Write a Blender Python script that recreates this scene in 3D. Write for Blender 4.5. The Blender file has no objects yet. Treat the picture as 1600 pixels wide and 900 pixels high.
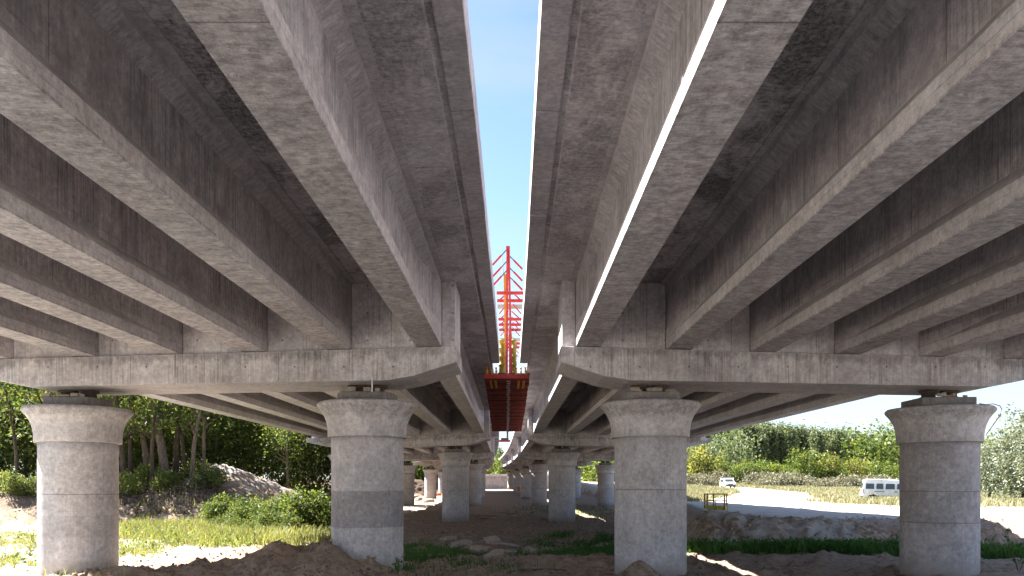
import bpy, math, random
import numpy as np
from mathutils import Vector, Matrix
random.seed(7)
rng = np.random.default_rng(11)
PI = math.pi
C = bpy.context.scene.collection
SC = bpy.context.scene

# ------------------------------------------------------------------ camera, sky, sun, exposure
# z = 0 is the eye level of the photographer; the ground lies about 2.3 m lower
cam_d = bpy.data.cameras.new('camera'); cam = bpy.data.objects.new('camera', cam_d); C.objects.link(cam)
cam.location = (0, 0, 0); cam.rotation_euler = (PI/2, 0, 0)
cam_d.sensor_width = 36; cam_d.lens = 27.0; cam_d.shift_x = -7/1600; cam_d.shift_y = 310/1600
cam_d.clip_start = .1; cam_d.clip_end = 5000
SC.camera = cam
EL, AZ = math.radians(47.3), math.radians(25)      # sun height; angle forward of due left
sdir = Vector((-math.cos(AZ)*math.cos(EL), math.sin(AZ)*math.cos(EL), math.sin(EL)))
sun_d = bpy.data.lights.new('sun', 'SUN'); sun = bpy.data.objects.new('sun', sun_d); C.objects.link(sun)
sun_d.energy = 5.0; sun_d.angle = math.radians(.5); sun_d.color = (1, .97, .93)
sun.rotation_euler = sdir.to_track_quat('Z', 'Y').to_euler()
sun.location = (-30, 10, 60)
W_ = bpy.data.worlds.new('World'); SC.world = W_; W_.use_nodes = True
nt = W_.node_tree; bg = nt.nodes['Background']
sky = nt.nodes.new('ShaderNodeTexSky'); sky.sky_type = 'NISHITA'; sky.sun_disc = False
sky.sun_elevation = EL; sky.sun_rotation = math.atan2(sdir.x, sdir.y)
sky.air_density = 1.0; sky.dust_density = .6; sky.altitude = 1500; sky.ozone_density = 1.0
tc = nt.nodes.new('ShaderNodeTexCoord'); mp = nt.nodes.new('ShaderNodeMapping'); mp.inputs['Scale'].default_value = (1, 1, 4)
cn = nt.nodes.new('ShaderNodeTexNoise'); cn.inputs['Scale'].default_value = 2.2; cn.inputs['Detail'].default_value = 7
cr = nt.nodes.new('ShaderNodeValToRGB'); cr.color_ramp.elements[0].position = .46; cr.color_ramp.elements[1].position = .72
mx = nt.nodes.new('ShaderNodeMix'); mx.data_type = 'RGBA'; mx.inputs[7].default_value = (2.35, 2.6, 2.95, 1)
ml = nt.nodes.new('ShaderNodeMath'); ml.operation = 'MULTIPLY'; ml.inputs[1].default_value = .6
sx_ = nt.nodes.new('ShaderNodeSeparateXYZ'); hz_ = nt.nodes.new('ShaderNodeMapRange'); hz_.inputs['From Min'].default_value = .32; hz_.inputs['From Max'].default_value = .02
hz_.inputs['To Min'].default_value = 0; hz_.inputs['To Max'].default_value = .8; mm_ = nt.nodes.new('ShaderNodeMath'); mm_.operation = 'MAXIMUM'
L = nt.links.new
L(tc.outputs['Generated'], mp.inputs[0]); L(mp.outputs[0], cn.inputs['Vector']); L(cn.outputs['Fac'], cr.inputs[0])
L(cr.outputs[0], ml.inputs[0]); L(tc.outputs['Generated'], sx_.inputs[0]); L(sx_.outputs[2], hz_.inputs[0]); L(hz_.outputs[0], mm_.inputs[1]); L(ml.outputs[0], mm_.inputs[0]); L(mm_.outputs[0], mx.inputs[0]); L(sky.outputs[0], mx.inputs[6]); L(mx.outputs[2], bg.inputs[0])
bg.inputs[1].default_value = .05
SC.view_settings.view_transform = 'Standard'; SC.view_settings.look = 'None'
SC.view_settings.exposure = 2.74; SC.view_settings.gamma = 1.0
SC.render.engine = 'CYCLES'
SC.cycles.max_bounces = 10; SC.cycles.diffuse_bounces = 8; SC.cycles.transmission_bounces = 4
SC.cycles.use_denoising = True

# ------------------------------------------------------------------ small helpers
ORD = ['first', 'second', 'third', 'fourth', 'fifth', 'sixth', 'seventh', 'eighth', 'ninth', 'tenth', 'eleventh', 'twelfth',
       'thirteenth', 'fourteenth', 'fifteenth', 'sixteenth', 'seventeenth', 'eighteenth', 'nineteenth', 'twentieth']
_tens = {20: 'twenty', 30: 'thirty', 40: 'forty', 50: 'fifty', 60: 'sixty'}
def ordn(i):                                   # i counts from 0
    if i < 20: return ORD[i]
    n = i + 1; t, u = n // 10 * 10, n % 10
    return (_tens[t][:-1] + 'ieth') if u == 0 else _tens[t] + '-' + ORD[u-1]

def tag(o, label=None, cat=None, group=None, kind=None):
    if label: o['label'] = label
    if cat: o['category'] = cat
    if group: o['group'] = group
    if kind: o['kind'] = kind
    return o
def empty(name, loc, rz=0):
    o = bpy.data.objects.new(name, None); C.objects.link(o); o.location = loc; o.rotation_euler = (0, 0, rz)
    o.empty_display_size = .3
    return o
def copy_tree(o, parent=None):
    c = o.copy(); C.objects.link(c)
    if parent is not None: c.parent = parent
    for ch in list(o.children): copy_tree(ch, c)
    return c
def px(X, Y, d):                               # a point seen at pixel X,Y of the photograph at distance d
    return Vector(((X-807)*d/1200, d, (760-Y)*d/1200))
def gp(X, Y, h):                               # the same for a point h metres below the eye
    return px(X, Y, h*1200/(Y-760))

class MB:
    def __init__(s): s.v = []; s.f = []; s.sm = []
    def add(s, vs, fs, smooth=False):
        b = len(s.v); s.v += [tuple(v) for v in vs]; s.f += [tuple(b+i for i in f) for f in fs]; s.sm += [smooth]*len(fs)
        return s
    def box(s, x0, x1, y0, y1, z0, z1, rz=0, at=(0, 0, 0)):
        vs = [Vector((x, y, z)) for z in (z0, z1) for y in (y0, y1) for x in (x0, x1)]
        m = Matrix.Translation(at) @ Matrix.Rotation(rz, 4, 'Z')
        return s.add([m @ v for v in vs], [(0, 2, 3, 1), (4, 5, 7, 6), (0, 1, 5, 4), (2, 6, 7, 3), (0, 4, 6, 2), (1, 3, 7, 5)])
    def beam(s, a, b, w, h, roll=0):
        a, b = Vector(a), Vector(b); d = (b-a); q = d.to_track_quat('Y', 'Z'); R = q.to_matrix() @ Matrix.Rotation(roll, 3, 'Y')
        l = d.length
        vs = [a + R @ Vector((x, y, z)) for z in (-h/2, h/2) for y in (0, l) for x in (-w/2, w/2)]
        return s.add(vs, [(0, 2, 3, 1), (4, 5, 7, 6), (0, 1, 5, 4), (2, 6, 7, 3), (0, 4, 6, 2), (1, 3, 7, 5)])
    def tube(s, pts, rs, n=8, smooth=True, cap=True):
        pts = [Vector(p) for p in pts]
        if not hasattr(rs, '__len__'): rs = [rs]*len(pts)
        vs, fs = [], []
        for i, p in enumerate(pts):
            d = (pts[min(i+1, len(pts)-1)] - pts[max(i-1, 0)]).normalized()
            u = d.cross(Vector((.31, .12, .94)) if abs(d.z) < .9 else Vector((1, .1, 0))).normalized(); w = d.cross(u)
            for k in range(n):
                a = 2*PI*k/n; vs.append(p + (u*math.cos(a) + w*math.sin(a))*rs[i])
        for i in range(len(pts)-1):
            for k in range(n):
                fs.append((i*n+k, i*n+(k+1) % n, (i+1)*n+(k+1) % n, (i+1)*n+k))
        s.add(vs, fs, smooth)
        if cap: s.add(vs[:n], [tuple(range(n))]); s.add(vs[-n:], [tuple(reversed(range(n)))])
        return s
    def lathe(s, prof, c, n=48, smooth=True, capt=True):
        vs, fs = [], []
        for r, z in prof:
            for k in range(n):
                a = 2*PI*k/n; vs.append((c[0]+r*math.cos(a), c[1]+r*math.sin(a), c[2]+z))
        for i in range(len(prof)-1):
            for k in range(n): fs.append((i*n+k, i*n+(k+1) % n, (i+1)*n+(k+1) % n, (i+1)*n+k))
        s.add(vs, fs, smooth)
        s.add(vs[:n], [tuple(reversed(range(n)))]); s.add(vs[-n:], [tuple(range(n))])
        return s
    def loft(s, rings, cap=True):                # closed rings of equal length
        n = len(rings[0]); vs = [v for r in rings for v in r]; fs = []
        for i in range(len(rings)-1):
            for k in range(n): fs.append((i*n+k, (i+1)*n+k, (i+1)*n+(k+1) % n, i*n+(k+1) % n))
        s.add(vs, fs)
        if cap: s.add(rings[0], [tuple(range(n))]); s.add(rings[-1], [tuple(reversed(range(n)))])
        return s
    def build(s, name, mat, parent=None, origin=None, bevel=0, fixn=True):
        o_ = Vector(origin) if origin is not None else (parent.location.copy() if parent is not None else Vector((0, 0, 0)))
        me = bpy.data.meshes.new(name)
        me.from_pydata([tuple(Vector(v)-o_) for v in s.v], [], s.f); me.update()
        me.polygons.foreach_set('use_smooth', s.sm)
        if fixn:
            import bmesh
            b = bmesh.new(); b.from_mesh(me); bmesh.ops.remove_doubles(b, verts=b.verts, dist=1e-5)
            bmesh.ops.recalc_face_normals(b, faces=b.faces); b.to_mesh(me); b.free()
        me.materials.append(mat)
        o = bpy.data.objects.new(name, me); C.objects.link(o)
        if parent is not None: o.parent = parent
        elif origin is not None: o.location = origin
        if bevel:
            m = o.modifiers.new('bevel', 'BEVEL'); m.width = bevel; m.segments = 2; m.limit_method = 'ANGLE'; m.angle_limit = math.radians(40)
        return o

# numpy value noise
_T = rng.random((256, 256))
def vn(x, y):
    xi, yi = np.floor(x).astype(int), np.floor(y).astype(int); xf, yf = x-xi, y-yi
    u, v = xf*xf*(3-2*xf), yf*yf*(3-2*yf)
    a, b = _T[xi % 256, yi % 256], _T[(xi+1) % 256, yi % 256]; c, d = _T[xi % 256, (yi+1) % 256], _T[(xi+1) % 256, (yi+1) % 256]
    return (a+(b-a)*u)*(1-v) + (c+(d-c)*u)*v
def fbm(x, y, o=4):
    r, a, t = 0, .5, 0
    for i in range(o): r = r + a*vn(x*2**i+17*i, y*2**i+31*i); t += a; a *= .5
    return r/t
def sst(x, a, b):
    t = np.clip((x-a)/(b-a), 0, 1); return t*t*(3-2*t)

# ------------------------------------------------------------------ materials
class NT:
    def __init__(s, name):
        s.m = bpy.data.materials.new(name); s.m.use_nodes = True; s.t = s.m.node_tree; s.t.nodes.clear()
        s.out = s.t.nodes.new('ShaderNodeOutputMaterial')
    def link(s, sock, v):
        if isinstance(v, bpy.types.NodeSocket): s.t.links.new(v, sock)
        elif v is not None:
            if hasattr(v, '__len__') and hasattr(sock.default_value, '__len__'): v = tuple(v)[:len(sock.default_value)]
            sock.default_value = v
    def math(s, op, a, b=None, c=None, clamp=False):
        n = s.t.nodes.new('ShaderNodeMath'); n.operation = op; n.use_clamp = clamp
        s.link(n.inputs[0], a); s.link(n.inputs[1], b)
        if c is not None: s.link(n.inputs[2], c)
        return n.outputs[0]
    def pos(s):
        g = s.t.nodes.new('ShaderNodeNewGeometry'); return g.outputs['Position'], g.outputs['True Normal']
    def objpos(s):
        g = s.t.nodes.new('ShaderNodeTexCoord'); return g.outputs['Object']
    def xyz(s, v):
        n = s.t.nodes.new('ShaderNodeSeparateXYZ'); s.link(n.inputs[0], v); return n.outputs
    def scale(s, v, sc, off=(0, 0, 0)):
        n = s.t.nodes.new('ShaderNodeMapping'); s.link(n.inputs[0], v); n.inputs['Scale'].default_value = sc; n.inputs['Location'].default_value = off
        return n.outputs[0]
    def noise(s, v, sc, det=4, rough=.55, dist=0):
        n = s.t.nodes.new('ShaderNodeTexNoise'); s.link(n.inputs['Vector'], v); n.inputs['Scale'].default_value = sc
        n.inputs['Detail'].default_value = det; n.inputs['Roughness'].default_value = rough; n.inputs['Distortion'].default_value = dist
        return n.outputs['Fac']
    def ramp(s, f, a, b, lo=0., hi=1.):
        n = s.t.nodes.new('ShaderNodeMapRange'); s.link(n.inputs['Value'], f); n.inputs['From Min'].default_value = a; n.inputs['From Max'].default_value = b
        n.inputs['To Min'].default_value = lo; n.inputs['To Max'].default_value = hi; n.clamp = True
        return n.outputs[0]
    def mix(s, f, a, b, mode='MIX'):
        n = s.t.nodes.new('ShaderNodeMix'); n.data_type = 'RGBA'; n.blend_type = mode
        s.link(n.inputs[0], f); s.link(n.inputs[6], a); s.link(n.inputs[7], b); return n.outputs[2]
    def mul(s, col, f):                          # colour times a scalar field
        n = s.t.nodes.new('ShaderNodeVectorMath'); n.operation = 'SCALE'; s.link(n.inputs[0], col); s.link(n.inputs['Scale'], f); return n.outputs[0]
    def bump(s, h, st=.3, d=.02):
        n = s.t.nodes.new('ShaderNodeBump'); s.link(n.inputs['Height'], h); n.inputs['Strength'].default_value = st; n.inputs['Distance'].default_value = d
        return n.outputs[0]
    def attr(s, name):
        n = s.t.nodes.new('ShaderNodeAttribute'); n.attribute_name = name; return n
    def bsdf(s, col, rough=.8, normal=None, metal=0, spec=.3):
        n = s.t.nodes.new('ShaderNodeBsdfPrincipled'); s.link(n.inputs['Base Color'], col); s.link(n.inputs['Roughness'], rough)
        n.inputs['Metallic'].default_value = metal; n.inputs['Specular IOR Level'].default_value = spec
        if normal is not None: s.link(n.inputs['Normal'], normal)
        s.t.links.new(n.outputs[0], s.out.inputs[0]); return n
    def line(s, coord, period, w, phase=0.):     # 1 on a thin line every period metres
        a = s.math('ADD', coord, phase); a = s.math('DIVIDE', a, period); a = s.math('FRACT', a)
        a = s.math('SUBTRACT', a, .5); a = s.math('ABSOLUTE', a)
        return s.ramp(a, .5-w/period, .5-w/period*.4)

def rgb(r, g, b): return (r, g, b, 1)
def concrete(name, base=(.4,.4,.4), webz=None, **kw):
    return _concrete(name, base, webz=webz, **kw)
def _concrete(name, base=(.40, .375, .37), dark=.55, blotch=0., streak=.5, soffit=.35, seam_y=0, seam_x=0, holes=0, zl=(), band=None, bumps=.35, phase=0., zbase=0, webz=None, topstain=False, headstain=False, mud=False):
    n = NT(name); P, N = n.pos(); p = n.xyz(P); nz = n.xyz(N)
    # a world position would slide along curved members, good enough at this scale
    vert = n.ramp(n.math('ABSOLUTE', nz[2]), .3, .6, 1, 0)
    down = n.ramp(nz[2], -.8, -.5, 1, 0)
    big = n.noise(P, .45, 5, .6); mid = n.noise(P, 2.3, 6, .65, .4); fine = n.noise(P, 9, 9, .82)
    f = n.ramp(big, .32, .68, .84, 1.12)
    f = n.math('MULTIPLY', f, n.ramp(mid, .32, .68, .82, 1.12))
    f = n.math('MULTIPLY', f, n.ramp(fine, .36, .64, .66, 1.22))
    # rain and formwork streaks on upright faces
    sv = n.noise(n.scale(P, (21, 21, .5)), 1, 5, .7); sb = n.noise(n.scale(P, (.9, .9, .35)), 1, 4, .6)
    if webz:
        oi = n.t.nodes.new('ShaderNodeObjectInfo'); f = n.math('MULTIPLY', f, n.math('MULTIPLY_ADD', oi.outputs['Random'], .2, .9))
        oz = n.xyz(n.objpos())[2]
        web = n.math('MULTIPLY', n.ramp(oz, webz[0]-.02, webz[0]), n.ramp(oz, webz[1], webz[1]+.02, 1, 0)); vert0 = vert; vert = n.math('MULTIPLY', vert, n.math('MULTIPLY_ADD', web, .85, .15))
    st = n.math('MULTIPLY', n.ramp(sv, .42, .66), n.ramp(sb, .36, .62)); st = n.math('MULTIPLY', st, vert)
    f = n.math('MULTIPLY', f, n.math('SUBTRACT', 1, n.math('MULTIPLY', st, streak)))
    sl = n.noise(n.scale(P, (14, 14, .5), (3, 7, 0)), 1, 3, .6); sl = n.math('MULTIPLY', n.ramp(sl, .6, .75), vert)
    f = n.math('ADD', f, n.math('MULTIPLY', sl, .10*streak))
    pt = n.math('MULTIPLY', n.ramp(n.noise(n.scale(P, (1.7, 1.7, 1.1)), 1, 8, .75, .6), .5, .62), vert)
    f = n.math('MULTIPLY', f, n.math('SUBTRACT', 1, n.math('MULTIPLY', n.math('MULTIPLY', pt, n.ramp(fine, .4, .58, .3, 1)), .34*min(1, streak*1.8))))
    if topstain:
        ax = n.math('ABSOLUTE', n.math('ADD', p[0], .2)); tp = n.math('MULTIPLY_ADD', ax, -.028, 3.507); dd = n.math('SUBTRACT', tp, p[2])
        tn = n.noise(n.scale(P, (2.6, 2.6, .5), (9, 0, 0)), 1, 7, .75)
        reach = n.ramp(tn, .35, .7, .02, .5)
        tt = n.math('MULTIPLY', n.ramp(n.math('SUBTRACT', reach, dd), 0, .12), vert)
        f = n.math('MULTIPLY', f, n.math('SUBTRACT', 1, n.math('MULTIPLY', tt, .34)))
        ef = n.math('MULTIPLY', n.ramp(dd, .0, .05, 1, 0), n.ramp(n.noise(n.scale(P, (5, 5, 5)), 1, 5, .7), .48, .56)); f = n.math('ADD', f, n.math('MULTIPLY', n.math('MULTIPLY', ef, vert), .28))
    if headstain:
        hz = n.math('ADD', p[2], n.math('MULTIPLY', n.math('SUBTRACT', n.noise(n.scale(P, (2, 2, .6)), 1, 6, .75), .5), .7))
        hm = n.math('MULTIPLY', n.ramp(hz, 1.72, 1.8), n.ramp(n.noise(P, 7, 7, .8), .42, .56, .15, 1)); f = n.math('MULTIPLY', f, n.math('SUBTRACT', 1, n.math('MULTIPLY', hm, .34)))
    # brushed, trowelled look on soffits
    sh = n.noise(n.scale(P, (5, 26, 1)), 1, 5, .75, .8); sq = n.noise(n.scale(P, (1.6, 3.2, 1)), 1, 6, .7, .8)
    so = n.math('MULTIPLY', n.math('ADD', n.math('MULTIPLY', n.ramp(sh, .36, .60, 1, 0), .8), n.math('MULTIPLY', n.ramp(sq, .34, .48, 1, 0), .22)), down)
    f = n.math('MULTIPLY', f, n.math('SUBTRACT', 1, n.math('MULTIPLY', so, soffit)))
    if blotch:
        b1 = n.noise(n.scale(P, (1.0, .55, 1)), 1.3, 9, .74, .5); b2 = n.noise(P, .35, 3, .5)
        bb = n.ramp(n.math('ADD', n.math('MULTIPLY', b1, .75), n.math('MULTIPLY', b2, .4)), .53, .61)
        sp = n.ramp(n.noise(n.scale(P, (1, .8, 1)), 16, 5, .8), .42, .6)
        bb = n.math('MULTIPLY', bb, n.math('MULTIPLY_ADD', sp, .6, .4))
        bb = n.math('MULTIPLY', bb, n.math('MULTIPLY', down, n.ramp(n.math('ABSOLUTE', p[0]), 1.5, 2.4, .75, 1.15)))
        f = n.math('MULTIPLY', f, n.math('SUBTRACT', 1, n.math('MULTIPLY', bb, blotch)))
    ln = None
    def addl(l, k):
        nonlocal ln, f
        f = n.math('MULTIPLY', f, n.math('SUBTRACT', 1, n.math('MULTIPLY', l, k)))
        ln = l if ln is None else n.math('MAXIMUM', ln, l)
    if seam_y:
        addl(n.math('MULTIPLY', n.line(p[1], seam_y, .012, phase), vert), .45)
        addl(n.math('MULTIPLY', n.line(p[1], seam_y*2.7, .014, phase+.6), down), .5)
    if seam_x:
        addl(n.math('MULTIPLY', n.line(p[0], seam_x, .011, phase), vert), .4)
        # every second formwork panel a shade darker
        pn = n.math('FLOOR', n.math('DIVIDE', n.math('ADD', p[0], phase+seam_x/2), seam_x))
        w = n.t.nodes.new('ShaderNodeTexWhiteNoise'); w.noise_dimensions = '1D'; n.link(w.inputs['W'], pn)
        f = n.math('MULTIPLY', f, n.math('MULTIPLY_ADD', n.math('MULTIPLY', w.outputs['Value'], vert), -.14, 1.05))
    if holes:
        hx = n.math('ABSOLUTE', n.math('SUBTRACT', n.math('FRACT', n.math('DIVIDE', p[0], holes)), .5))
        hz = n.math('ABSOLUTE', n.math('SUBTRACT', n.math('FRACT', n.math('DIVIDE', n.math('ADD', p[2], .1), .68)), .5))
        d = n.math('SQRT', n.math('ADD', n.math('POWER', n.math('MULTIPLY', hx, holes), 2), n.math('POWER', n.math('MULTIPLY', hz, .68), 2)))
        addl(n.math('MULTIPLY', n.ramp(d, .016, .026, 1, 0), vert), .75)
    for z_, w_ in zl:
        wob = n.math('MULTIPLY', n.math('SUBTRACT', n.noise(P, 1.2, 3), .5), .03)
        l = n.ramp(n.math('ABSOLUTE', n.math('ADD', n.math('SUBTRACT', p[2], z_), wob)), w_*.4, w_, 1, 0)
        addl(n.math('MULTIPLY', l, vert), .45)
        # damp run below each joint
        run = n.math('MULTIPLY', n.ramp(n.math('SUBTRACT', z_, p[2]), 0, .02), n.ramp(n.math('SUBTRACT', z_, p[2]), .03, .4, 1, 0))
        run = n.math('MULTIPLY', run, n.ramp(n.noise(n.scale(P, (7, 7, 1.2), (z_*9, 0, 0)), 1, 5, .7), .5, .64))
        f = n.math('MULTIPLY', f, n.math('SUBTRACT', 1, n.math('MULTIPLY', run, .28)))
    if webz:
        for z_, k_ in ((.13, .25), (.245, .4), (.62, .22)):
            wob = n.math('MULTIPLY', n.math('SUBTRACT', n.noise(n.scale(P, (1, .5, 1)), 1, 2), .5), .03)
            l = n.ramp(n.math('ABSOLUTE', n.math('ADD', n.math('SUBTRACT', oz, z_), wob)), .003, .010, 1, 0)
            addl(n.math('MULTIPLY', n.math('MULTIPLY', l, vert0), n.ramp(n.noise(n.scale(P, (.3, .5, .3), (z_*40, 0, 0)), 1, 3), .45, .55)), k_)
        addl(n.math('MULTIPLY', n.ramp(n.math('ABSOLUTE', n.math('SUBTRACT', oz, .012)), .006, .03, 1, 0), n.ramp(n.noise(P, 6, 5, .8), .45, .6)), .45)
    if band:
        z0, z1, k = band
        wz = n.math('ADD', p[2], n.math('MULTIPLY', n.math('SUBTRACT', n.noise(n.scale(P, (1, 1, .1)), 3, 4), .5), .05))
        l = n.math('MULTIPLY', n.ramp(wz, z0, z0+.03), n.ramp(wz, z1, z1+.02, 1, 0))
        f = n.math('MULTIPLY', f, n.math('SUBTRACT', 1, n.math('MULTIPLY', l, k)))
    col = n.mix(n.ramp(n.noise(P, 1.1, 4, .6), .35, .65), rgb(*base), rgb(base[0]*1.0, base[1]*.965, base[2]*.95))
    col = n.mul(col, f)
    if mud:
        mz = n.math('ADD', p[2], n.math('MULTIPLY', n.math('SUBTRACT', n.noise(P, 2.5, 6, .75), .5), .9))
        mk = n.math('MULTIPLY', n.ramp(mz, -2.25, -1.75, 1, 0), n.ramp(fine, .4, .6, .3, .85))
        col = n.mix(mk, col, rgb(.30, .23, .17))
    h = n.math('ADD', n.math('MULTIPLY', fine, .4), n.math('MULTIPLY', mid, .6))
    h = n.math('ADD', h, n.math('MULTIPLY', n.noise(P, 70, 2), .25))
    pits = n.ramp(n.noise(P, 38, 2, .5), .30, .36, 1, 0)
    h = n.math('SUBTRACT', h, n.math('MULTIPLY', pits, .5))
    if ln is not None: h = n.math('SUBTRACT', h, ln)
    col = n.mul(col, n.math('SUBTRACT', 1, n.math('MULTIPLY', pits, .3)))
    n.bsdf(col, n.ramp(mid, .3, .7, .72, .9), n.bump(h, bumps, .012), spec=.25)
    return n.m

BASE = (.50, .475, .49)
M = {}
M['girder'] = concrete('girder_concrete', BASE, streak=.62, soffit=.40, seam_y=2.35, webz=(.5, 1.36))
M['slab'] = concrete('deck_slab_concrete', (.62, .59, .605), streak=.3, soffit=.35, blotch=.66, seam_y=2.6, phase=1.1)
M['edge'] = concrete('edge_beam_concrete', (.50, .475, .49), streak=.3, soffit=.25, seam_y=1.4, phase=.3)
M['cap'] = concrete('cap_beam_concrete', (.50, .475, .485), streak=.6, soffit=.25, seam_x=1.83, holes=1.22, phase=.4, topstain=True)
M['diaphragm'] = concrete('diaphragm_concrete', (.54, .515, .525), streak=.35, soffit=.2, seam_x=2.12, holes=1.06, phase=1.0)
M['pier_a'] = concrete('pier_concrete_pale', (.56, .535, .54), streak=.18, zl=((-.2, .016),), band=(-1.3, -.75, .12), phase=.2, mud=True)
M['pier_b'] = concrete('pier_concrete_repaired', (.53, .505, .51), streak=.18, zl=(), band=(-1.05, -.12, .36), phase=.7, mud=True)
M['pier_c'] = concrete('pier_concrete_grey', (.53, .505, .51), streak=.18, zl=((-.08, .02),), phase=.1, mud=True)
M['pier_d'] = concrete('pier_concrete_brown', (.43, .405, .41), streak=.18, zl=((-.13, .013), (-.92, .012)), band=(-3, -.94, -.15), mud=True)
M['pier_e'] = concrete('pier_concrete_far', (.50, .475, .48), streak=.18, zl=((-.25, .015),), mud=True)
M['head'] = concrete('pier_head_concrete', (.53, .505, .51), streak=.3, blotch=0, headstain=True, phase=.4)
M['pedestal'] = concrete('pedestal_concrete', (.22, .205, .2), streak=.3)
M['wall'] = concrete('abutment_concrete', (.36, .34, .33), streak=.5, seam_x=3.2, zl=((2.4, .04), (1.2, .03)))

def simple(name, col, rough=.6, metal=0, var=.25, sc=6, dirt=None, spec=.4, bump=.1):
    n = NT(name); P = n.objpos(); f = n.noise(P, sc, 6, .65)
    c = n.mul(rgb(*col), n.ramp(f, .3, .7, 1-var, 1+var))
    if dirt:
        c = n.mix(n.math('MULTIPLY', n.ramp(n.noise(P, sc*.6, 7, .75), .5, .64), .75), c, rgb(*dirt))
    n.bsdf(c, n.ramp(f, .3, .7, rough-.1, rough+.12), n.bump(f, bump, .01), metal, spec)
    return n.m
M['red'] = simple('red_painted_steel', (.36, .018, .012), .45, dirt=(.22, .05, .03))
M['redslat'] = simple('worn_red_steel', (.20, .025, .014), .6, var=.4, dirt=(.06, .02, .015), sc=3)
M['redslat_dark'] = simple('darker_red_steel', (.09, .016, .01), .7, var=.4, dirt=(.05, .03, .02), sc=3)  # darker tone of the slat red, for every third slat
M['yellow'] = simple('yellow_painted_steel', (.48, .21, .012), .5, dirt=(.3, .16, .03))
M['olive'] = simple('yellow_formwork_timber', (.20, .155, .012), .6, dirt=(.2, .13, .03))
M['steel'] = simple('dull_galvanised_steel', (.35, .34, .33), .5, metal=.5)
M['darksteel'] = simple('dark_bearing_steel', (.06, .045, .04), .7, dirt=(.12, .06, .03))
M['plank'] = simple('weathered_plank', (.30, .25, .20), .85, dirt=(.16, .13, .1), sc=4)
M['cage_rust'] = simple('rusty_yellow_cage', (.30, .17, .03), .7, dirt=(.12, .05, .02), sc=8)
M['cage_board'] = simple('yellow_toe_board', (.48, .40, .05), .6, dirt=(.18, .13, .03), sc=4)
M['white'] = simple('white_car_paint', (.80, .80, .79), .3, var=.04, spec=.5, bump=0, dirt=(.62, .58, .5), sc=.8)
M['glass'] = simple('dark_car_glass', (.035, .045, .045), .08, var=.3, spec=.8, bump=0)
M['rubber'] = simple('tyre_rubber', (.03, .03, .03), .8)
M['trim'] = simple('black_plastic_trim', (.05, .05, .05), .6)
M['rim'] = simple('wheel_rim', (.5, .5, .5), .4, metal=.5)
M['tail'] = simple('red_lamp_glass', (.6, .02, .02), .3)
M['lamp'] = simple('clear_lamp_glass', (.6, .62, .65), .2)
M['orange'] = simple('orange_plastic', (.55, .12, .03), .5, dirt=(.3, .1, .05))
M['wire'] = simple('rusty_wire', (.14, .09, .07), .7)
M['white_pipe'] = simple('white_plastic_pipe', (.7, .69, .66), .5)
M['rubble'] = concrete('broken_concrete', (.42, .345, .275), streak=.1, bumps=.8)
M['bark'] = None

def bark(name, a, b):
    n = NT(name); P = n.objpos()
    f = n.noise(n.scale(P, (6, 6, 1.4)), 1.5, 8, .7, .5)
    c = n.mix(n.ramp(f, .35, .65), rgb(*a), rgb(*b))
    n.bsdf(c, .9, n.bump(f, .8, .04), spec=.1); return n.m
M['bark'] = bark('brown_bark', (.035, .024, .018), (.11, .08, .058))
M['palebark'] = bark('pale_bark', (.07, .05, .038), (.20, .15, .115))

def leafmat(name, a, b, c, trans=.45):
    n = NT(name); at = n.attr('shade'); r = at.outputs['Fac']
    col = n.mix(n.ramp(r, 0, .55), rgb(*a), rgb(*b)); col = n.mix(n.ramp(r, .55, 1), col, rgb(*c))
    d = n.t.nodes.new('ShaderNodeBsdfPrincipled'); n.link(d.inputs['Base Color'], col); d.inputs['Roughness'].default_value = .55
    d.inputs['Specular IOR Level'].default_value = .25
    t = n.t.nodes.new('ShaderNodeBsdfTranslucent'); n.link(t.inputs[0], n.mix(.5, col, n.mix(1, col, rgb(1.5, 1.25, .35), 'MULTIPLY')))
    m = n.t.nodes.new('ShaderNodeMixShader'); m.inputs[0].default_value = trans
    L_ = n.t.links.new; L_(d.outputs[0], m.inputs[1]); L_(t.outputs[0], m.inputs[2]); L_(m.outputs[0], n.out.inputs[0])
    return n.m
M['leaf_forest'] = leafmat('forest_leaves', (.045, .07, .022), (.105, .14, .04), (.22, .25, .07), .55)
M['leaf_poplar'] = leafmat('poplar_leaves', (.055, .085, .045), (.12, .155, .08), (.20, .23, .125))  # lightened tones: distance haze is put into the leaf colour
M['leaf_bush'] = leafmat('bush_leaves', (.05, .085, .02), (.11, .155, .03), (.20, .23, .05))
M['leaf_green'] = leafmat('green_bush_leaves', (.04, .07, .02), (.085, .125, .03), (.19, .22, .05))
M['leaf_willow'] = leafmat('silver_willow_leaves', (.08, .10, .065), (.17, .20, .14), (.28, .30, .23), .3)
M['leaf_scrub'] = leafmat('dry_scrub_leaves', (.09, .10, .06), (.17, .165, .11), (.26, .23, .17), .25)
M['leaf_yellow'] = leafmat('yellowish_leaves', (.08, .10, .03), (.17, .19, .04), (.28, .27, .08))
M['leaf_weed'] = leafmat('weed_leaves', (.03, .08, .02), (.06, .15, .03), (.11, .22, .045))
M['grass_dry'] = leafmat('yellow_green_grass', (.12, .14, .05), (.22, .24, .09), (.33, .31, .16), .35)
M['grass_green'] = leafmat('green_grass', (.035, .09, .02), (.06, .15, .03), (.12, .23, .05), .4)
M['grass_field'] = leafmat('field_grass', (.15, .16, .08), (.24, .23, .13), (.33, .30, .19), .25)

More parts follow.
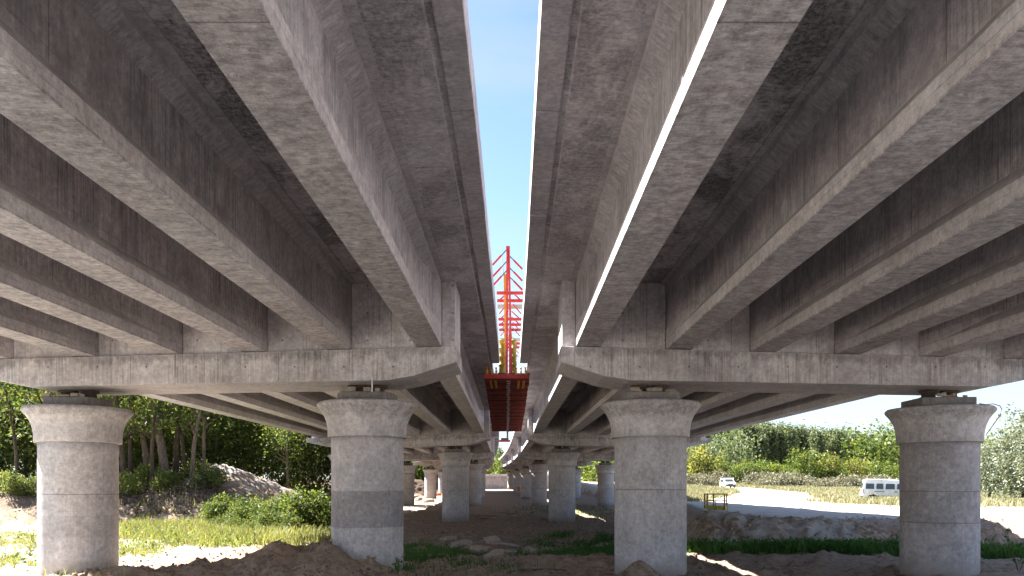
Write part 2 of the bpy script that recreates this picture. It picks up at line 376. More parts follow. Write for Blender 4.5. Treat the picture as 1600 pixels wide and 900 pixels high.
# ------------------------------------------------------------------ ground
def interp(y, xs, zs): return np.interp(y, xs, zs)
def ground_z(x, y, detail=True):
    x = np.asarray(x, float); y = np.asarray(y, float)
    z = interp(y, [-40, 0, 20, 35, 53, 86, 120, 155, 200, 260, 400, 1500], [-2.3, -2.35, -2.3, -2.5, -2.42, -2.2, -1.9, -1.5, -.8, .3, 1.2, 3])
    n1 = fbm(x*.35+5, y*.35+9, 4)-.5; n2 = fbm(x*1.3+50, y*1.3, 4)-.5; n3 = fbm(x*4.1, y*4.1+80, 4)-.5
    z = z + n1*.25
    # shallow rut in the corridor in front of the second row
    z = z - .35*np.exp(-((y-31)/4)**2)*np.exp(-((x-.5)/6)**2)
    # right plateau with its dug edge
    edge = 7.3 + np.clip((y-31)*.17, 0, 6) + n2*.8
    wr = sst(x, edge-.9, edge+.6)*sst(y+n2*1.2, 29.3, 31.6)
    zr = interp(y, [0, 30, 85, 128, 170, 400, 1500], [-2.0, -1.55, -1.5, -.2, 1.0, 3, 6])
    z = z*(1-wr) + (zr+n1*.12)*wr
    lump = .55+1.1*fbm(x*.9+3, y*.5, 4)
    rh = interp(x, [5, 7.6, 11, 16, 20, 30], [.2, .5, .16, .08, .14, .1])
    z = z + rh*lump*np.exp(-((y-32.3)/.95)**2)*sst(x, 5.5, 7.5)
    z = z + .3*lump*np.exp(-((x-edge-.6)/.8)**2)*sst(y, 32, 36)*(1-sst(y, 60, 80))
    # left bank and forest floor
    wl = sst(-x, 15+n2*2, 21+n2*2)*sst(y+n2*2, 47, 51.5)
    z = z*(1-wl) + wl*(interp(y, [44, 52, 80, 200, 1500], [-1.0, -.35, .3, 2, 6])+n1*.5)
    # spoil heap of sand by the forest
    ridge = interp(x, [-28, -25.5, -23, -20, -17.5, -15.6, -13.5, -11, -8], [0, .5, 1.75, 1.35, 1.45, 1.1, .55, .5, 0])
    rr = np.exp(-np.abs((y-58)/2.6)**1.6)*(1+.35*n2)*ridge*(.92+.3*fbm(x*1.5, y*.35, 3))
    z = np.maximum(z, -.9 + rr) if False else z + rr*np.where(x < -15, .95, 1.0)*1.0
    # dark mounds at the near piers
    dx = x+4.9; mnd = np.exp(-(np.where(dx < 0, dx/3.1, dx/1.35))**2)*np.exp(-((y-19.3)/1.25)**2)
    z = z + mnd*(.82+.5*n2+.5*n3)
    z = z + .5*np.exp(-((x-2.95)/.5)**2-((y-18.5)/.5)**2)
    z = z + .35*np.exp(-((x+9.3)/1.8)**2-((y-17.6)/.9)**2)
    z = z + .3*np.exp(-((x-1.5)/3)**2-((y-21.5)/1.6)**2)*lump
    if detail:
        rough = .35+.65*(1-sst(y, 60, 140))
        k = np.where(wr > .5, np.where((y > 34.5), .12, 1.1), 1.0)
        face = np.exp(-((y-30.4)/1.6)**2)*sst(x, 6, 8)
        n4 = fbm(x*2.1+7, y*2.1+3, 3)
        z = z + (n2*.16 + n3*.14 + np.maximum(n4-.55, 0)*.55)*rough*k + face*n3*.35
        z = z + face*.12*np.sin(x*5+n2*9)*sst(lump, .9, 1.3)
    return z

xs_f = np.concatenate([np.arange(-26, 24, .16)])
gx = [24.0]; s = .2
while gx[-1] < 1400: gx.append(gx[-1]+s); s *= 1.045
gl = [-26.0]; s = .2
while gl[-1] > -1400: gl.append(gl[-1]-s); s *= 1.045
GX = np.array(sorted(gl[1:])+list(xs_f)+gx)
gy = [-60, -45, -30, -20, -12, -6, 0, 5, 10, 13]; s = .13
while gy[-1] < 1800:
    gy.append(gy[-1]+s)
    if gy[-1] > 34: s *= 1.02
GY = np.array(gy)
XX, YY = np.meshgrid(GX, GY); ZZ = ground_z(XX, YY)
nx, ny = len(GX), len(GY)
def fast_mesh(name, V, F, mats, parent=None, smooth=False, attrs=None, k=4, loc=None):
    me = bpy.data.meshes.new(name); me.vertices.add(len(V)); me.vertices.foreach_set('co', V.astype(np.float32).ravel())
    me.loops.add(F.size); me.loops.foreach_set('vertex_index', F.astype(np.int32).ravel())
    me.polygons.add(len(F)); me.polygons.foreach_set('loop_start', np.arange(0, F.size, k, dtype=np.int32))
    if smooth: me.polygons.foreach_set('use_smooth', np.ones(len(F), bool))
    me.materials.append(mats)
    for nm, dom, dat in (attrs or []):
        a = me.attributes.new(nm, 'FLOAT', dom); a.data.foreach_set('value', dat.astype(np.float32))
    me.update(calc_edges=True)
    o = bpy.data.objects.new(name, me); C.objects.link(o)
    if parent is not None: o.parent = parent
    if loc is not None: o.location = loc
    return o
idx = np.arange(nx*ny).reshape(ny, nx)
F = np.stack([idx[:-1, :-1], idx[:-1, 1:], idx[1:, 1:], idx[1:, :-1]], -1).reshape(-1, 4)
V = np.stack([XX, YY, ZZ], -1).reshape(-1, 3)
x, y = XX.ravel(), YY.ravel()
nA = fbm(x*.22+2, y*.22+7, 5); nB = fbm(x*.8+20, y*.8+2, 4)
deckw = sst(x, -11.5, -9.5)*(1-sst(x, 7.2, 8.4))                         # trodden brown soil in the corridor
edge = 7.3 + np.clip((y-31)*.17, 0, 6)
right = sst(x, edge-1, edge+.5)*sst(y, 31, 33)
sand = np.clip((1-deckw)*(.75+.5*nA), 0, 1)
sand = np.where((x < 0) & (y > 46), .5*np.exp(-((y-58)/5)**2)*sst(x, -27, -24)*(1-sst(x, -9, -6)) + .0, sand)
sand = np.where((x > 7) & (y < 33.2), np.where(y > 29.3, .30, .15)+.25*nB, sand)
sand = np.clip(np.where((x > 6) & (y >= 33), 1.0*right, sand), 0, 1)
sand *= 1-np.exp(-((x+6)/4.2)**2-((y-19)/2.2)**2)
sand = np.maximum(sand, 1-sst(y, 9, 15))  # unseen pale ground around the camera, added to bounce light onto the soffits
sand = np.maximum(sand, .55*np.exp(-((x+12.5)/6)**2-((y-70)/30)**2)*(x < -8))
# grass: left meadow strip, road verges, far field on the right
def seg_d(x, y, a, b):
    ax, ay = a; bx, by = b; t = np.clip(((x-ax)*(bx-ax)+(y-ay)*(by-ay))/((bx-ax)**2+(by-ay)**2), 0, 1)
    return np.hypot(x-ax-t*(bx-ax), y-ay-t*(by-ay))
def m_left(x, y): return (1-.9*sst(y, 45, 47.5))*np.exp(-(seg_d(x, y, (-33, 60), (-10.5, 34))/3.4)**2)
def m_corner(x, y): return sst(-x, 11.0, 14)*(1-sst(y, 38, 46))*.75
def road_c(y): return interp(y, [30, 45, 60, 75, 90, 105, 120, 135, 200], [30, 27, 26, 26.5, 29, 35, 36, 33, 30])
def road_w(y): return interp(y, [30, 45, 60, 75, 90, 120, 200], [26, 19, 12, 8, 5.5, 3.2, 3])
def m_field(x, y):
    c, w = road_c(y), road_w(y)
    off = (x-c)/w
    g = sst(np.abs(off)+(.5*(nfield(x, y)-.5)), .95, 1.15)
    g = np.where(x < c, g*sst(y, 74, 84), g)
    # grass tongue by the van
    tong = sst(x, 27.5, 30.5)*np.exp(-((y-67)/7)**2)
    return np.clip(np.maximum(g, tong*1.3)*sst(x, 14, 17), 0, 1)*sst(y, 50, 56)
def nfield(x, y): return fbm(x*.16, y*.16+4, 4)
mg = np.clip(m_left(x, y)*1.2 + m_corner(x, y)*sst(nA, .38, .6) + m_field(x, y), 0, 1)
forest = sst(-x, 14, 18)*sst(y, 47, 52)*(1-np.clip(sand*1.6, 0, 1))
g = NT('ground_soil'); P, _ = g.pos()
sa, ga, fa = g.attr('sand').outputs['Fac'], g.attr('grassy').outputs['Fac'], g.attr('forest').outputs['Fac']
n1 = g.noise(P, .7, 7, .65); n2 = g.noise(P, 4.5, 7, .7, .3); n3 = g.noise(P, 22, 5, .7)
soil = g.mix(g.ramp(n2, .35, .65), rgb(.19, .128, .088), rgb(.50, .375, .28))
soil = g.mix(g.ramp(n1, .45, .7), soil, rgb(.33, .25, .185))
sandc = g.mix(g.ramp(g.math('ADD', g.math('MULTIPLY', n1, .5), g.math('MULTIPLY', n2, .5)), .38, .62), rgb(.38, .34, .295), rgb(.54, .50, .45))
sandc = g.mix(g.math('MULTIPLY', g.ramp(n3, .55, .7), .5), sandc, rgb(.60, .565, .52))
tr = g.noise(g.scale(P, (.35, 2.2, 1)), .8, 5, .6)
sandc = g.mix(g.math('MULTIPLY', g.ramp(tr, .5, .68), .3), sandc, rgb(.36, .31, .25))
gc = g.mix(g.ramp(n2, .35, .65), rgb(.13, .13, .06), rgb(.30, .27, .16))
fc = g.mix(g.ramp(n2, .35, .65), rgb(.05, .035, .025), rgb(.14, .10, .07))
s2 = g.math('ADD', sa, g.math('MULTIPLY', g.math('SUBTRACT', n1, .5), 1.0)); s2 = g.ramp(s2, .35, .62)
g2 = g.math('ADD', ga, g.math('MULTIPLY', g.math('SUBTRACT', n2, .5), 1.0)); g2 = g.ramp(g2, .4, .62)
c = g.mix(s2, soil, sandc); c = g.mix(fa, c, fc); c = g.mix(g.math('MULTIPLY', g2, .8), c, gc)
peb = g.ramp(g.noise(P, 9, 3, .5), .68, .72); c = g.mix(g.math('MULTIPLY', peb, .5), c, rgb(.38, .34, .29))
hh = g.math('ADD', g.math('MULTIPLY', n2, .7), g.math('MULTIPLY', n3, .45))
g.bsdf(c, .95, g.bump(hh, 1.0, .10), spec=.1)
ground = fast_mesh('ground', V, F, g.m, smooth=True, attrs=[('sand', 'POINT', sand), ('grassy', 'POINT', mg), ('forest', 'POINT', forest)])
tag(ground, 'uneven ground of brown soil and pale sand under and beside the bridge', 'ground', kind='structure')

# ------------------------------------------------------------------ bridge geometry
def cx(y): return -.14 - .00014*y*y if y > 0 else -.14
def gz(y): return 0 if y < 20 else .004*(y-20)+.00002*(y-20)**2
def fall(u): return -.028*(u-1.67)
ROWS = [20+33.1*i for i in range(6)]
SIDE = {-1: 'left', 1: 'right'}
ROWN = ['nearest row', 'second row', 'third row', 'fourth row', 'fifth row', 'farthest row']
SPN = ['nearest span', 'second span', 'third span', 'fourth span', 'fifth span', 'farthest span']

def girder_mesh(Lg):
    def ring(yy, t):                               # t = 1 I-section, 0 solid end block
        wb = .31+(.11-.31)*t
        pr = [(.31, 0), (.31, .24), (wb, .24+.24*t+.001), (wb, 1.36), (.31, 1.36+.15*t+.001), (.31, 1.66)]
        return [(a, yy, b) for a, b in pr]+[(-a, yy, b) for a, b in reversed(pr)]
    st = [(0, 0), (1.1, 0), (3.2, 1), (Lg-3.2, 1), (Lg-1.1, 0), (Lg, 0)]
    m = MB(); m.loft([ring(y_, t) for y_, t in st]); return m
SPANS = [(-13.1, 20)]+[(ROWS[i], ROWS[i+1]) for i in range(5)]
GU = [1.67, 3.92, 6.02, 8.13, 10.24, 12.35]
proto = None
for k, (ya, yb) in enumerate(SPANS):
    for sg in (-1, 1):
        for j, u in enumerate(GU):
            y0, y1 = ya+.78, yb-.78
            uc = u+.31; xa, xb = cx(ya)+sg*uc, cx(yb)+sg*uc
            za, zb = 3.47+fall(u)+gz(ya), 3.47+fall(u)+gz(yb)
            if proto is None:
                proto = girder_mesh(33.1-1.56).build('concrete_girder', M['girder'], bevel=.018); o = girder_mesh(18.22).build('concrete_girder', M['girder'], bevel=.018); short = o; C.objects.unlink(proto)
            else:
                o = (short if k == 0 else proto).copy(); C.objects.link(o)
            t0 = .78/33.1
            if k == 0: t0 = 14.1/33.1; y0 = 1.0  # nearest girders cut short, shaped to open the near end to light
            o.location = (xa+(xb-xa)*t0, y0, za+(zb-za)*t0)
            o.rotation_euler = (math.atan2(zb-za, 33.1), 0, -math.atan2(xb-xa, 33.1))
            pos = ['nearest the gap', 'second from the gap', 'third from the gap', 'fourth from the gap', 'fifth from the gap', 'outermost'][j]
            tag(o, f'grey concrete bridge girder, {pos}, {SIDE[sg]} deck, {SPN[k]}', 'girder', 'concrete girders carrying the two decks')

# deck slabs with their edge beams
def strip(m, y0, y1, prof, sg, step=4.14, wob=0):
    n = max(1, int(round((y1-y0)/step))); rings = []
    for i in range(n+1):
        y_ = y0+(y1-y0)*i/n
        rings.append([(cx(y_)+sg*(u+(random.uniform(-wob, wob) if wob else 0)), y_, z_+gz(y_)) for u, z_ in prof])
    m.loft(rings)
for sg in (-1, 1):
    nm = SIDE[sg]
    r = empty('bridge_deck', (sg*7, 0, 5.13))
    tag(r, f'{nm} concrete bridge deck with stained soffit beside the open gap', 'bridge deck', 'twin bridge decks')
    ZS = 5.137
    m = MB(); strip(m, .5, 187.2, [(.752, ZS+.035), (.84, ZS+.03), (.86, ZS), (13.2, ZS+fall(13.2)), (14.1, ZS+fall(14.1)+.06), (14.1, 5.42+fall(14.1)), (.752, 5.464)], sg)  # slab stops just ahead of the camera, shaped to let light in
    m.build('slab', M['slab'], r)
    # soffit panels between the girders hang a few millimetres below, one per bay strip
    m = MB(); strip(m, -13, 32.3, [(.90, ZS-.035), (1.48, ZS-.035), (1.48, ZS+.02), (.90, ZS+.03)], sg, 2.6)
    # edge beam along the gap, cast in lengths
    y_ = .5
    while y_ < 32:
        y2 = min(y_+7.0, 32.2); e = MB()
        a_ = random.uniform(-.006, .006)
        strip(e, y_+.012, y2-.012, [(.42+a_, 5.115), (.735, 5.10), (.75, 5.12), (.75, 5.468), (.80, 5.468), (.80, 5.63), (.44+a_, 5.63), (.42+a_, 5.60)], sg, 3.5)
        e.build('edge_beam', M['edge'], r, bevel=.01)
        y_ = y2
    # raised kerb on the outer edge
    e = MB(); strip(e, .5, 187, [(13.7, 5.43+fall(14.1)), (14.12, 5.43+fall(14.1)), (14.12, 5.75+fall(14.1)), (13.72, 5.75+fall(14.1))], sg)
    e.build('outer_kerb', M['edge'], r)
    # light mortar band where slab meets girder, seen as a haunch
    for j, u in enumerate(GU):
        for us in ((u-.13, u+.05), (u+.57, u+.75)):
            if us[0] < .9+0*j and False: continue
            h = MB(); z0 = ZS+fall(u+.31)
            prof = [(us[0], z0-.006-.03), (us[1], z0-.03-.006), (us[1], z0+.03), (us[0], z0+.03)]
            strip(h, .6, 187, prof, sg, 33.1/4)
            h.build('haunch_strip', M['edge'], r)

# cap beams, diaphragms
for k, yr in enumerate(ROWS):
    for sg in (-1, 1):
        nm = SIDE[sg]; c0 = cx(yr); g0 = gz(yr)
        r = empty('cap_beam', (c0+sg*7.4, yr, 2.5+g0))
        tag(r, f'streaked concrete cap beam with tapered ends, {nm} side, {ROWN[k]}', 'cap beam', 'cap beams across the piers')
        top = lambda u: 3.462+fall(u)
        prof = [(1.29, top(1.29)), (1.29, 3.08), (2.34, 2.74), (3.0, 2.63), (11.9, 2.47), (13.75, 2.84), (13.75, top(13.75))]
        m = MB(); m.loft([[(c0+sg*u, yy, z_+g0) for u, z_ in prof] for yy in (yr-1.0, yr+1.0)])
        m.build('beam', M['cap'], r, bevel=.02)
        # diaphragm wall between the girder ends
        bays = [(1.33, 1.66)]+[(GU[i]+.63, GU[i+1]-.01) for i in range(5)]+[(12.98, 13.4)]
        m = MB()
        for a, b in bays:
            hgt = [(a, top(a)+.004), (b, top(b)+.004), (b, 5.13+fall(b)), (a, 5.13+fall(a))]
            m.loft([[(c0+sg*u, yy, z_+g0) for u, z_ in hgt] for yy in (yr-.86, yr+.86)])
        m.build('diaphragm', M['diaphragm'], r, bevel=.012)

# piers
shaft_mats = {(0, -1, 1): 'pier_a', (0, -1, 0): 'pier_b', (0, 1, 0): 'pier_c', (0, 1, 1): 'pier_d'}
head_prof = [(1.0, 1.255), (1.012, 1.27), (1.012, 1.45), (1.03, 1.58), (1.065, 1.72), (1.12, 1.84), (1.185, 1.94), (1.255, 2.02), (1.285, 2.06), (1.285, 2.105), (1.24, 2.15), (1.0, 2.152)]
def make_pier(yr, sg, inner, base, k):
    u = 3.68 if inner else 11.2
    c = (cx(yr)+sg*u, yr); g0 = gz(yr)+(0 if inner else -.135)
    r = empty('bridge_pier', (c[0], c[1], base))
    m = MB(); prof = [(.925, base-.6)]+[(.925+random.uniform(-.002, .002), z_) for z_ in (-2, -1.36, -.5, .3, 1.0)]+[(.925, 1.262)]
    m.lathe([(a, b) for a, b in prof], (c[0], c[1], g0), 64)
    m.build('shaft', M[shaft_mats.get((k, sg, 0 if inner else 1), 'pier_e')], r)
    m = MB(); m.lathe(head_prof, (c[0], c[1], g0), 64)
    m.build('flared_head', M['head'], r)
    pb = [(-.56, -.62), (.56, -.62), (.72, -.3), (.72, .3), (.56, .62), (-.56, .62), (-.72, .3), (-.72, -.3)] if not (k == 0 and sg == 1 and not inner) else [(-.7, -.5), (.62, -.62), (.62, .6), (-.7, .6)]
    m = MB(); m.loft([[(c[0]+a, c[1]+b, z_+g0) for a, b in pb] for z_ in (2.153, 2.40)])
    m.build('pedestal', M['pedestal'], r, bevel=.02)
    ztop = (2.63-(u-3.0)*.018) + gz(yr) - .004
    b = MB(); z0 = 2.402+g0
    for dx in (-.28, .28):
        b.lathe([(.22, 0), (.22, .05), (.17, .055), (.17, ztop-z0-.06), (.24, ztop-z0-.055), (.24, ztop-z0)], (c[0]+dx, c[1], z0), 20)
        b.box(-.27, .27, -.3, .3, 0, .03, at=(c[0]+dx, c[1], z0+.0))
    o = b.build('bearing', M['darksteel'], r)
    if k < 3:
        for q in range(6):
            s_ = MB()
            dx = random.uniform(-.55, .55); w = random.uniform(.04, .13)
            s_.box(-w, w, -.03, .03, 0, random.uniform(.04, .11), rz=random.uniform(-.5, .5), at=(c[0]+dx, c[1]-.50-random.uniform(0, .08), z0+.003+random.uniform(0, .01)))
            s_.build('packing_shim', M['darksteel'] if k else M['plank'], r)
    return r
for k, yr in enumerate(ROWS):
    for sg in (-1, 1):
        for inner in (True, False):
            u = 3.68 if inner else 11.2
            b = float(ground_z(cx(yr)+sg*u, yr))
            r = make_pier(yr, sg, inner, b, k)
            spec = {(0, -1, 0): 'pale', (0, -1, 1): 'dark-banded', (0, 1, 1): 'plain grey', (0, 1, 0): 'dark stained brown'}.get((k, sg, int(inner)), 'round')
            tag(r, f"{spec} concrete pier with flared head, {'beside the gap' if inner else 'outer'}, {SIDE[sg]} side, {ROWN[k]}", 'pier', 'round concrete bridge piers')

# hanging pipe below the near left cap beam and a wire hook on the right pier head
m = MB(); p0 = px(581.5, 612, 18.75); m.tube([p0, p0+Vector((0, 0, .36))], .017, 8)
tag(m.build('drain_pipe', M['white_pipe'], origin=p0), 'thin white pipe standing beside the bearing on the dark-banded pier', 'pipe')
m = MB(); hk = [px(1540, 632, 19.6), px(1552, 631, 19.6), px(1562, 634, 19.6), px(1565.5, 639, 19.6), px(1563, 648, 19.6), px(1552, 664, 19.6), px(1541, 679, 19.6)]
hk = [px(1530, 630.5, 19.6)]+hk
m.tube(hk, .011, 6); tag(m.build('wire_loop', M['wire'], origin=hk[0]), 'bent rusty wire hanging off the dark stained pier head', 'wire')

# abutment wall at the far end
aw = empty('abutment_wall', (-5.5, 205, -.8)); tag(aw, 'low concrete abutment wall closing the far end under the decks', 'wall')
MB().box(-22, 12, 205, 206.2, -1.6, 2.7).build('wall_face', M['wall'], aw, bevel=.03)
MB().box(-22.3, 12.3, 204.7, 206.4, 2.703, 3.25).build('coping', M['edge'], aw, bevel=.03)

# ------------------------------------------------------------------ red formwork gantry in the gap
GT = empty('formwork_gantry', (-.42, 33, 4.6))
tag(GT, 'red steel formwork gantry hanging in the gap between the two decks', 'gantry')
def cgap(y): return cx(y)-.12
nb = 42
for i in range(nb):
    t = i/(nb-1); y_ = 33+27.5*t; z_ = 4.72-.42*t+gz(y_)*.6; w = 1.0+.17*t
    m = MB(); xc = cgap(33)+(cgap(y_)-cgap(33))
    m.box(-w+rng.uniform(0, .05), w-rng.uniform(0, .05), -.12 if i == 0 else -.05, .06, -.13 if i == 0 else -.10+rng.uniform(-.02, .02), .05, at=(xc, y_, z_))
    m.build('cross_slat', M['red' if i == 0 else ('redslat' if i % 3 else 'redslat_dark')], GT, bevel=.008)
for sx in (-.8, -.3, .32, .82):
    m = MB(); m.beam((cgap(33)+sx, 33.1, 4.80), (cgap(60.5)+sx*1.15, 60.6, 4.41), .08, .12); m.build('runner', M['darksteel'] if abs(sx) < .5 else M['redslat'], GT)
m = MB()
m.box(-1.0, 1.0, 33.1, 60, 0, .02)
m.v = [(cgap(v[1])+v[0], v[1], 4.865-.015*(v[1]-33)+v[2]) for v in m.v]
m.build('dark_backing_plate', M['darksteel'], GT)  # dark backing above the slats; darkness of the gaps put into its colour
for i in range(4):
    for sx in (-.72, -.50, .52, .74):
        t = i/41; y_ = 33.35+27.5*(i+.5)/41
        m = MB(); m.lathe([(.05, 0), (.06, .03), (.035, .12)], (cgap(y_)+sx, y_, 4.56), 8); m.build('screw_jack', M['yellow'], GT)
# cable tray slung below the slats
m = MB(); tr_ = []
for i in range(40):
    t = i/39; y_ = 33.6+27*t; xc = cgap(y_)+.06+.02*math.sin(i*1.7); z_ = 4.55-.42*t+gz(y_)*.6
    m.box(-.07, .07, -.1+random.uniform(0, .05), .16, 0, .03, at=(xc, y_, z_), rz=random.uniform(-.2, .2))
m.build('cable_tray', M['steel'], GT)
m = MB(); p_ = Vector((cgap(60)+.05, 60.6, 4.35)); m.tube([p_, p_+Vector((0, 0, -.5)), p_+Vector((-.15, 0, -.6))], .06, 8); m.build('hook', M['darksteel'], GT)
for i, (sx, yy) in enumerate([(a, 32.95+.9*j) for j in range(3) for a in (-.86, -.66, -.46, .40, .60, .80)]):
    zt = 4.79+random.uniform(-.01, .01); c_ = (cgap(33)+sx, yy, zt)
    m = MB(); m.lathe([(.075, 0), (.08, .04), (.035, .07), (.05, .16), (.03, .18), (.03, .26), (.05, .27), (.05, .31)], c_, 10)
    m.build('screw_jack', M['yellow'] if j != 9 else M['steel'], GT)
for yy, sx in [(33.6+1.9*j, s_) for j in range(5) for s_ in (-.24, .29)]:
    z0 = 4.9
    m = MB()
    m.lathe([(.13, -.1), (.14, .08), (.11, .1), (.11, .36), (.14, .38), (.14, .44), (.11, .46), (.11, .72), (.14, .74), (.14, .8), (.11, .82), (.11, 1.08), (.14, 1.1), (.14, 1.16), (.11, 1.18), (.11, 1.44), (.14, 1.46), (.12, 1.52)], (cgap(33)+sx+.0, yy, z0), 14)
    m.build('stacked_jack', M['olive'], GT)
# mast: two chords with lacing
mx_ = -.385
m = MB()
for dx in (-.055, .055): m.beam((mx_+dx+(.05 if dx < 0 else .0), 33, 10.25), (mx_+dx*1.8+.07, 33.0, 4.8), .075, .09)
for i in range(24):
    z_ = 4.9+i*.22; a_ = .07+.0*i
    m.beam((mx_-.02, 33, z_), (mx_+.12, 33, z_+.13), .02, .02)
m.box(-.06, .1, -.05, .05, 10.2, 10.32, at=(mx_, 33, 0))
m.build('mast', M['red'], GT)
m = MB(); m.beam((mx_-.10, 33.35, 9.2), (mx_-.07, 33.35, 5.3), .17, .12)
for i in range(8): m.box(-.075, .075, -.06, .06, 0, .06, at=(mx_-.09, 33.3, 5.6+i*.45))
m.build('yellow_column', M['yellow'], GT)
m = MB(); m.beam((mx_+.03, 40, 8.4), (mx_+.03, 40, 5.2), .09, .09); m.beam((mx_+.03, 46, 8.2), (mx_+.03, 46, 5.2), .09, .09)
m.build('rear_mast', M['red'], GT)
# braces from the mast to the cross beams
for i, dz in enumerate((0, .47, .83)):
    for sg in (-1, 1):
        a = Vector((mx_+sg*.04, 33.0+i*.12, 10.17-dz+(0 if sg < 0 else -.22))); b = a+Vector((sg*.60, 0, -.66 if sg < 0 else -.62))
        mid = a.lerp(b, .38)
        MB().beam(a, mid, .04, .04).build('brace_rod', M['darksteel'], GT)
        MB().beam(mid, b, .075, .075).build('brace_arm', M['red'], GT)
for i, (Y, mt, d) in enumerate([(458, 'red', 33.1), (470, 'red', 34.4), (479.5, 'plank', 35.4), (499, 'red', 38), (507.5, 'red', 39.4), (515.5, 'redslat', 40.8), (531, 'plank', 43.2), (537, 'red', 44.4), (543, 'red', 45.6)]):
    z_ = (760-Y)*d/1200; h = .13 if mt != 'plank' else .20; xc = cgap(d)+.04 if i < 8 else cgap(d)
    xc = px(797, 0, d).x
    m = MB(); m.box(-.58, .58, -.06, .06, -h/2, h/2, at=(xc, d, z_)); m.build('cross_beam' if mt != 'plank' else 'plank_platform', M[mt], GT)
    if mt == 'red' and i not in (0,):
        for sg in (-1, 1):
            MB().beam((xc+sg*.08, d+.1, z_+.42), (xc+sg*.55, d+.1, z_-.02), .055, .055).build('brace_arm', M['red'], GT)
            MB().beam((xc+sg*.12, d+.4, z_-.05), (xc+sg*.5, d+.4, z_-.5), .05, .05).build('brace_arm', M['red'], GT)
m = MB(); m.beam((mx_+.08, 36.5, 7.9), (mx_-.22, 36.5, 6.0), .03, .03); m.beam((mx_+.02, 36.5, 7.9), (mx_+.4, 36.5, 6.0), .03, .03)
m.beam((-.9, 36.6, 7.3), (.25, 36.6, 7.3), .02, .02); m.build('guard_rail', M['steel'], GT)
m = MB(); m.tube([px(784, 398, 34), px(787, 434, 34), px(788, 480, 34)], [.022, .016, .012], 6)
m.build('antenna_rod', M['plank'], GT)

# trolley across the gap further on
d = 100; TR = empty('winch_trolley', (px(789, 0, d).x, d, 5.9)); tag(TR, 'small red trolley beam with railing bridging the gap far behind the gantry', 'trolley')
q = px(789, 689, d)
MB().box(-.78, .78, -.2, .2, -.12, .12, at=q).build('beam', M['red'], TR)
MB().box(-.5, .45, -.2, .2, .13, .38, at=q).build('winch', M['darksteel'], TR)
m = MB()
for xx in (-.5, .5): m.beam(q+Vector((xx, -.2, .1)), q+Vector((xx, -.2, 1.0)), .04, .04)
m.beam(q+Vector((-.5, -.2, 1.0)), q+Vector((.5, -.2, 1.0)), .04, .04); m.beam(q+Vector((-.5, -.2, .6)), q+Vector((.5, -.2, .6)), .04, .04)
m.build('railing', M['steel'], TR)

# ------------------------------------------------------------------ vehicles and cage
def wheel(parent, x, y, r=.34, w=.2):
    side = 1 if y > 0 else -1
    n = 24
    def disc(rad, y0, y1, m):
        ra = [(x+rad*math.cos(2*PI*k/n), y0, r+rad*math.sin(2*PI*k/n)) for k in range(n)]; rb = [(a, y1, c) for a, b, c in ra]; m.loft([ra, rb])
    m = MB(); disc(r, y-w/2, y+w/2, m); o = m.build('tyre', M['rubber'], None, bevel=.03); o.parent = parent
    m = MB(); disc(r*.62, y+side*(w/2-.02), y+side*(w/2+.015), m); o2 = m.build('rim', M['rim']); o2.parent = o
    return o
def car_body(parent, prof, W, mat, tuck=.12, zt=1.0, bevel=.06, name='body'):
    # side outline (x,z) lofted across the width, leaning in above the waist
    def ring(y_, k): return [(a, y_ if b < zt else y_*(1-tuck*(b-zt)/.8), b) for a, b in prof]
    m = MB(); m.loft([ring(-W/2, 1), ring(W/2, 1)])
    return m.build(name, mat, parent, bevel=bevel, origin=(0, 0, 0))
def pane(parent, pts, name='window', mat='glass', th=.02):
    m = MB(); a = [Vector(p) for p in pts]; nrm = (a[1]-a[0]).cross(a[2]-a[0]).normalized()
    m.loft([[p+nrm*th for p in a], [p-nrm*th for p in a]]); return m.build(name, M[mat], parent, origin=(0, 0, 0))

# van: x runs rear (0) to front (5.3); its side y=-W/2 faces the camera
VW = 1.95
van = empty('minibus', (0, 0, 0)); tag(van, 'white passenger van with side windows parked in grass behind the right pier', 'van')
arch = lambda cx_, r=.42: [(cx_-r, .42)]+[(cx_+r*math.cos(a), .36+r*math.sin(a)) for a in np.linspace(PI*.92, PI*.08, 7)]+[(cx_+r, .42)]
prof = [(.0, .45)]+arch(.95)+arch(4.25)+[(5.25, .42), (5.3, .85), (5.05, 1.08), (4.45, 1.22), (3.75, 1.98), (3.3, 2.22), (2.0, 2.3), (.5, 2.28), (.25, 2.18), (.1, 1.5), (.02, .8)]
car_body(van, prof, VW, M['white'])
def sidex(z): return -(VW/2)*(1-.12*(z-1.0)/.8) if z > 1.0 else -VW/2
def swin(x0, x1, z0=1.28, z1=1.83, nm='window'):
    for s_ in (1, -1):
        y0, y1 = sidex(z0)*s_-.012*s_, sidex(z1)*s_-.012*s_
        pane(van, [(x0, y0, z0), (x1, y0, z0), (x1, y1, z1), (x0+.03, y1, z1)], nm)
for a, b in ((.32, 1.1), (1.3, 1.95), (2.15, 3.0), (3.2, 3.75)): swin(a, b)
pane(van, [(4.38, -.75, 1.3), (4.38, .75, 1.3), (3.82, .68, 1.95), (3.82, -.68, 1.95)], 'windscreen')
pane(van, [(.07, -.7, 1.35), (.07, .7, 1.35), (.17, .64, 1.9), (.17, -.64, 1.9)], 'rear_window')
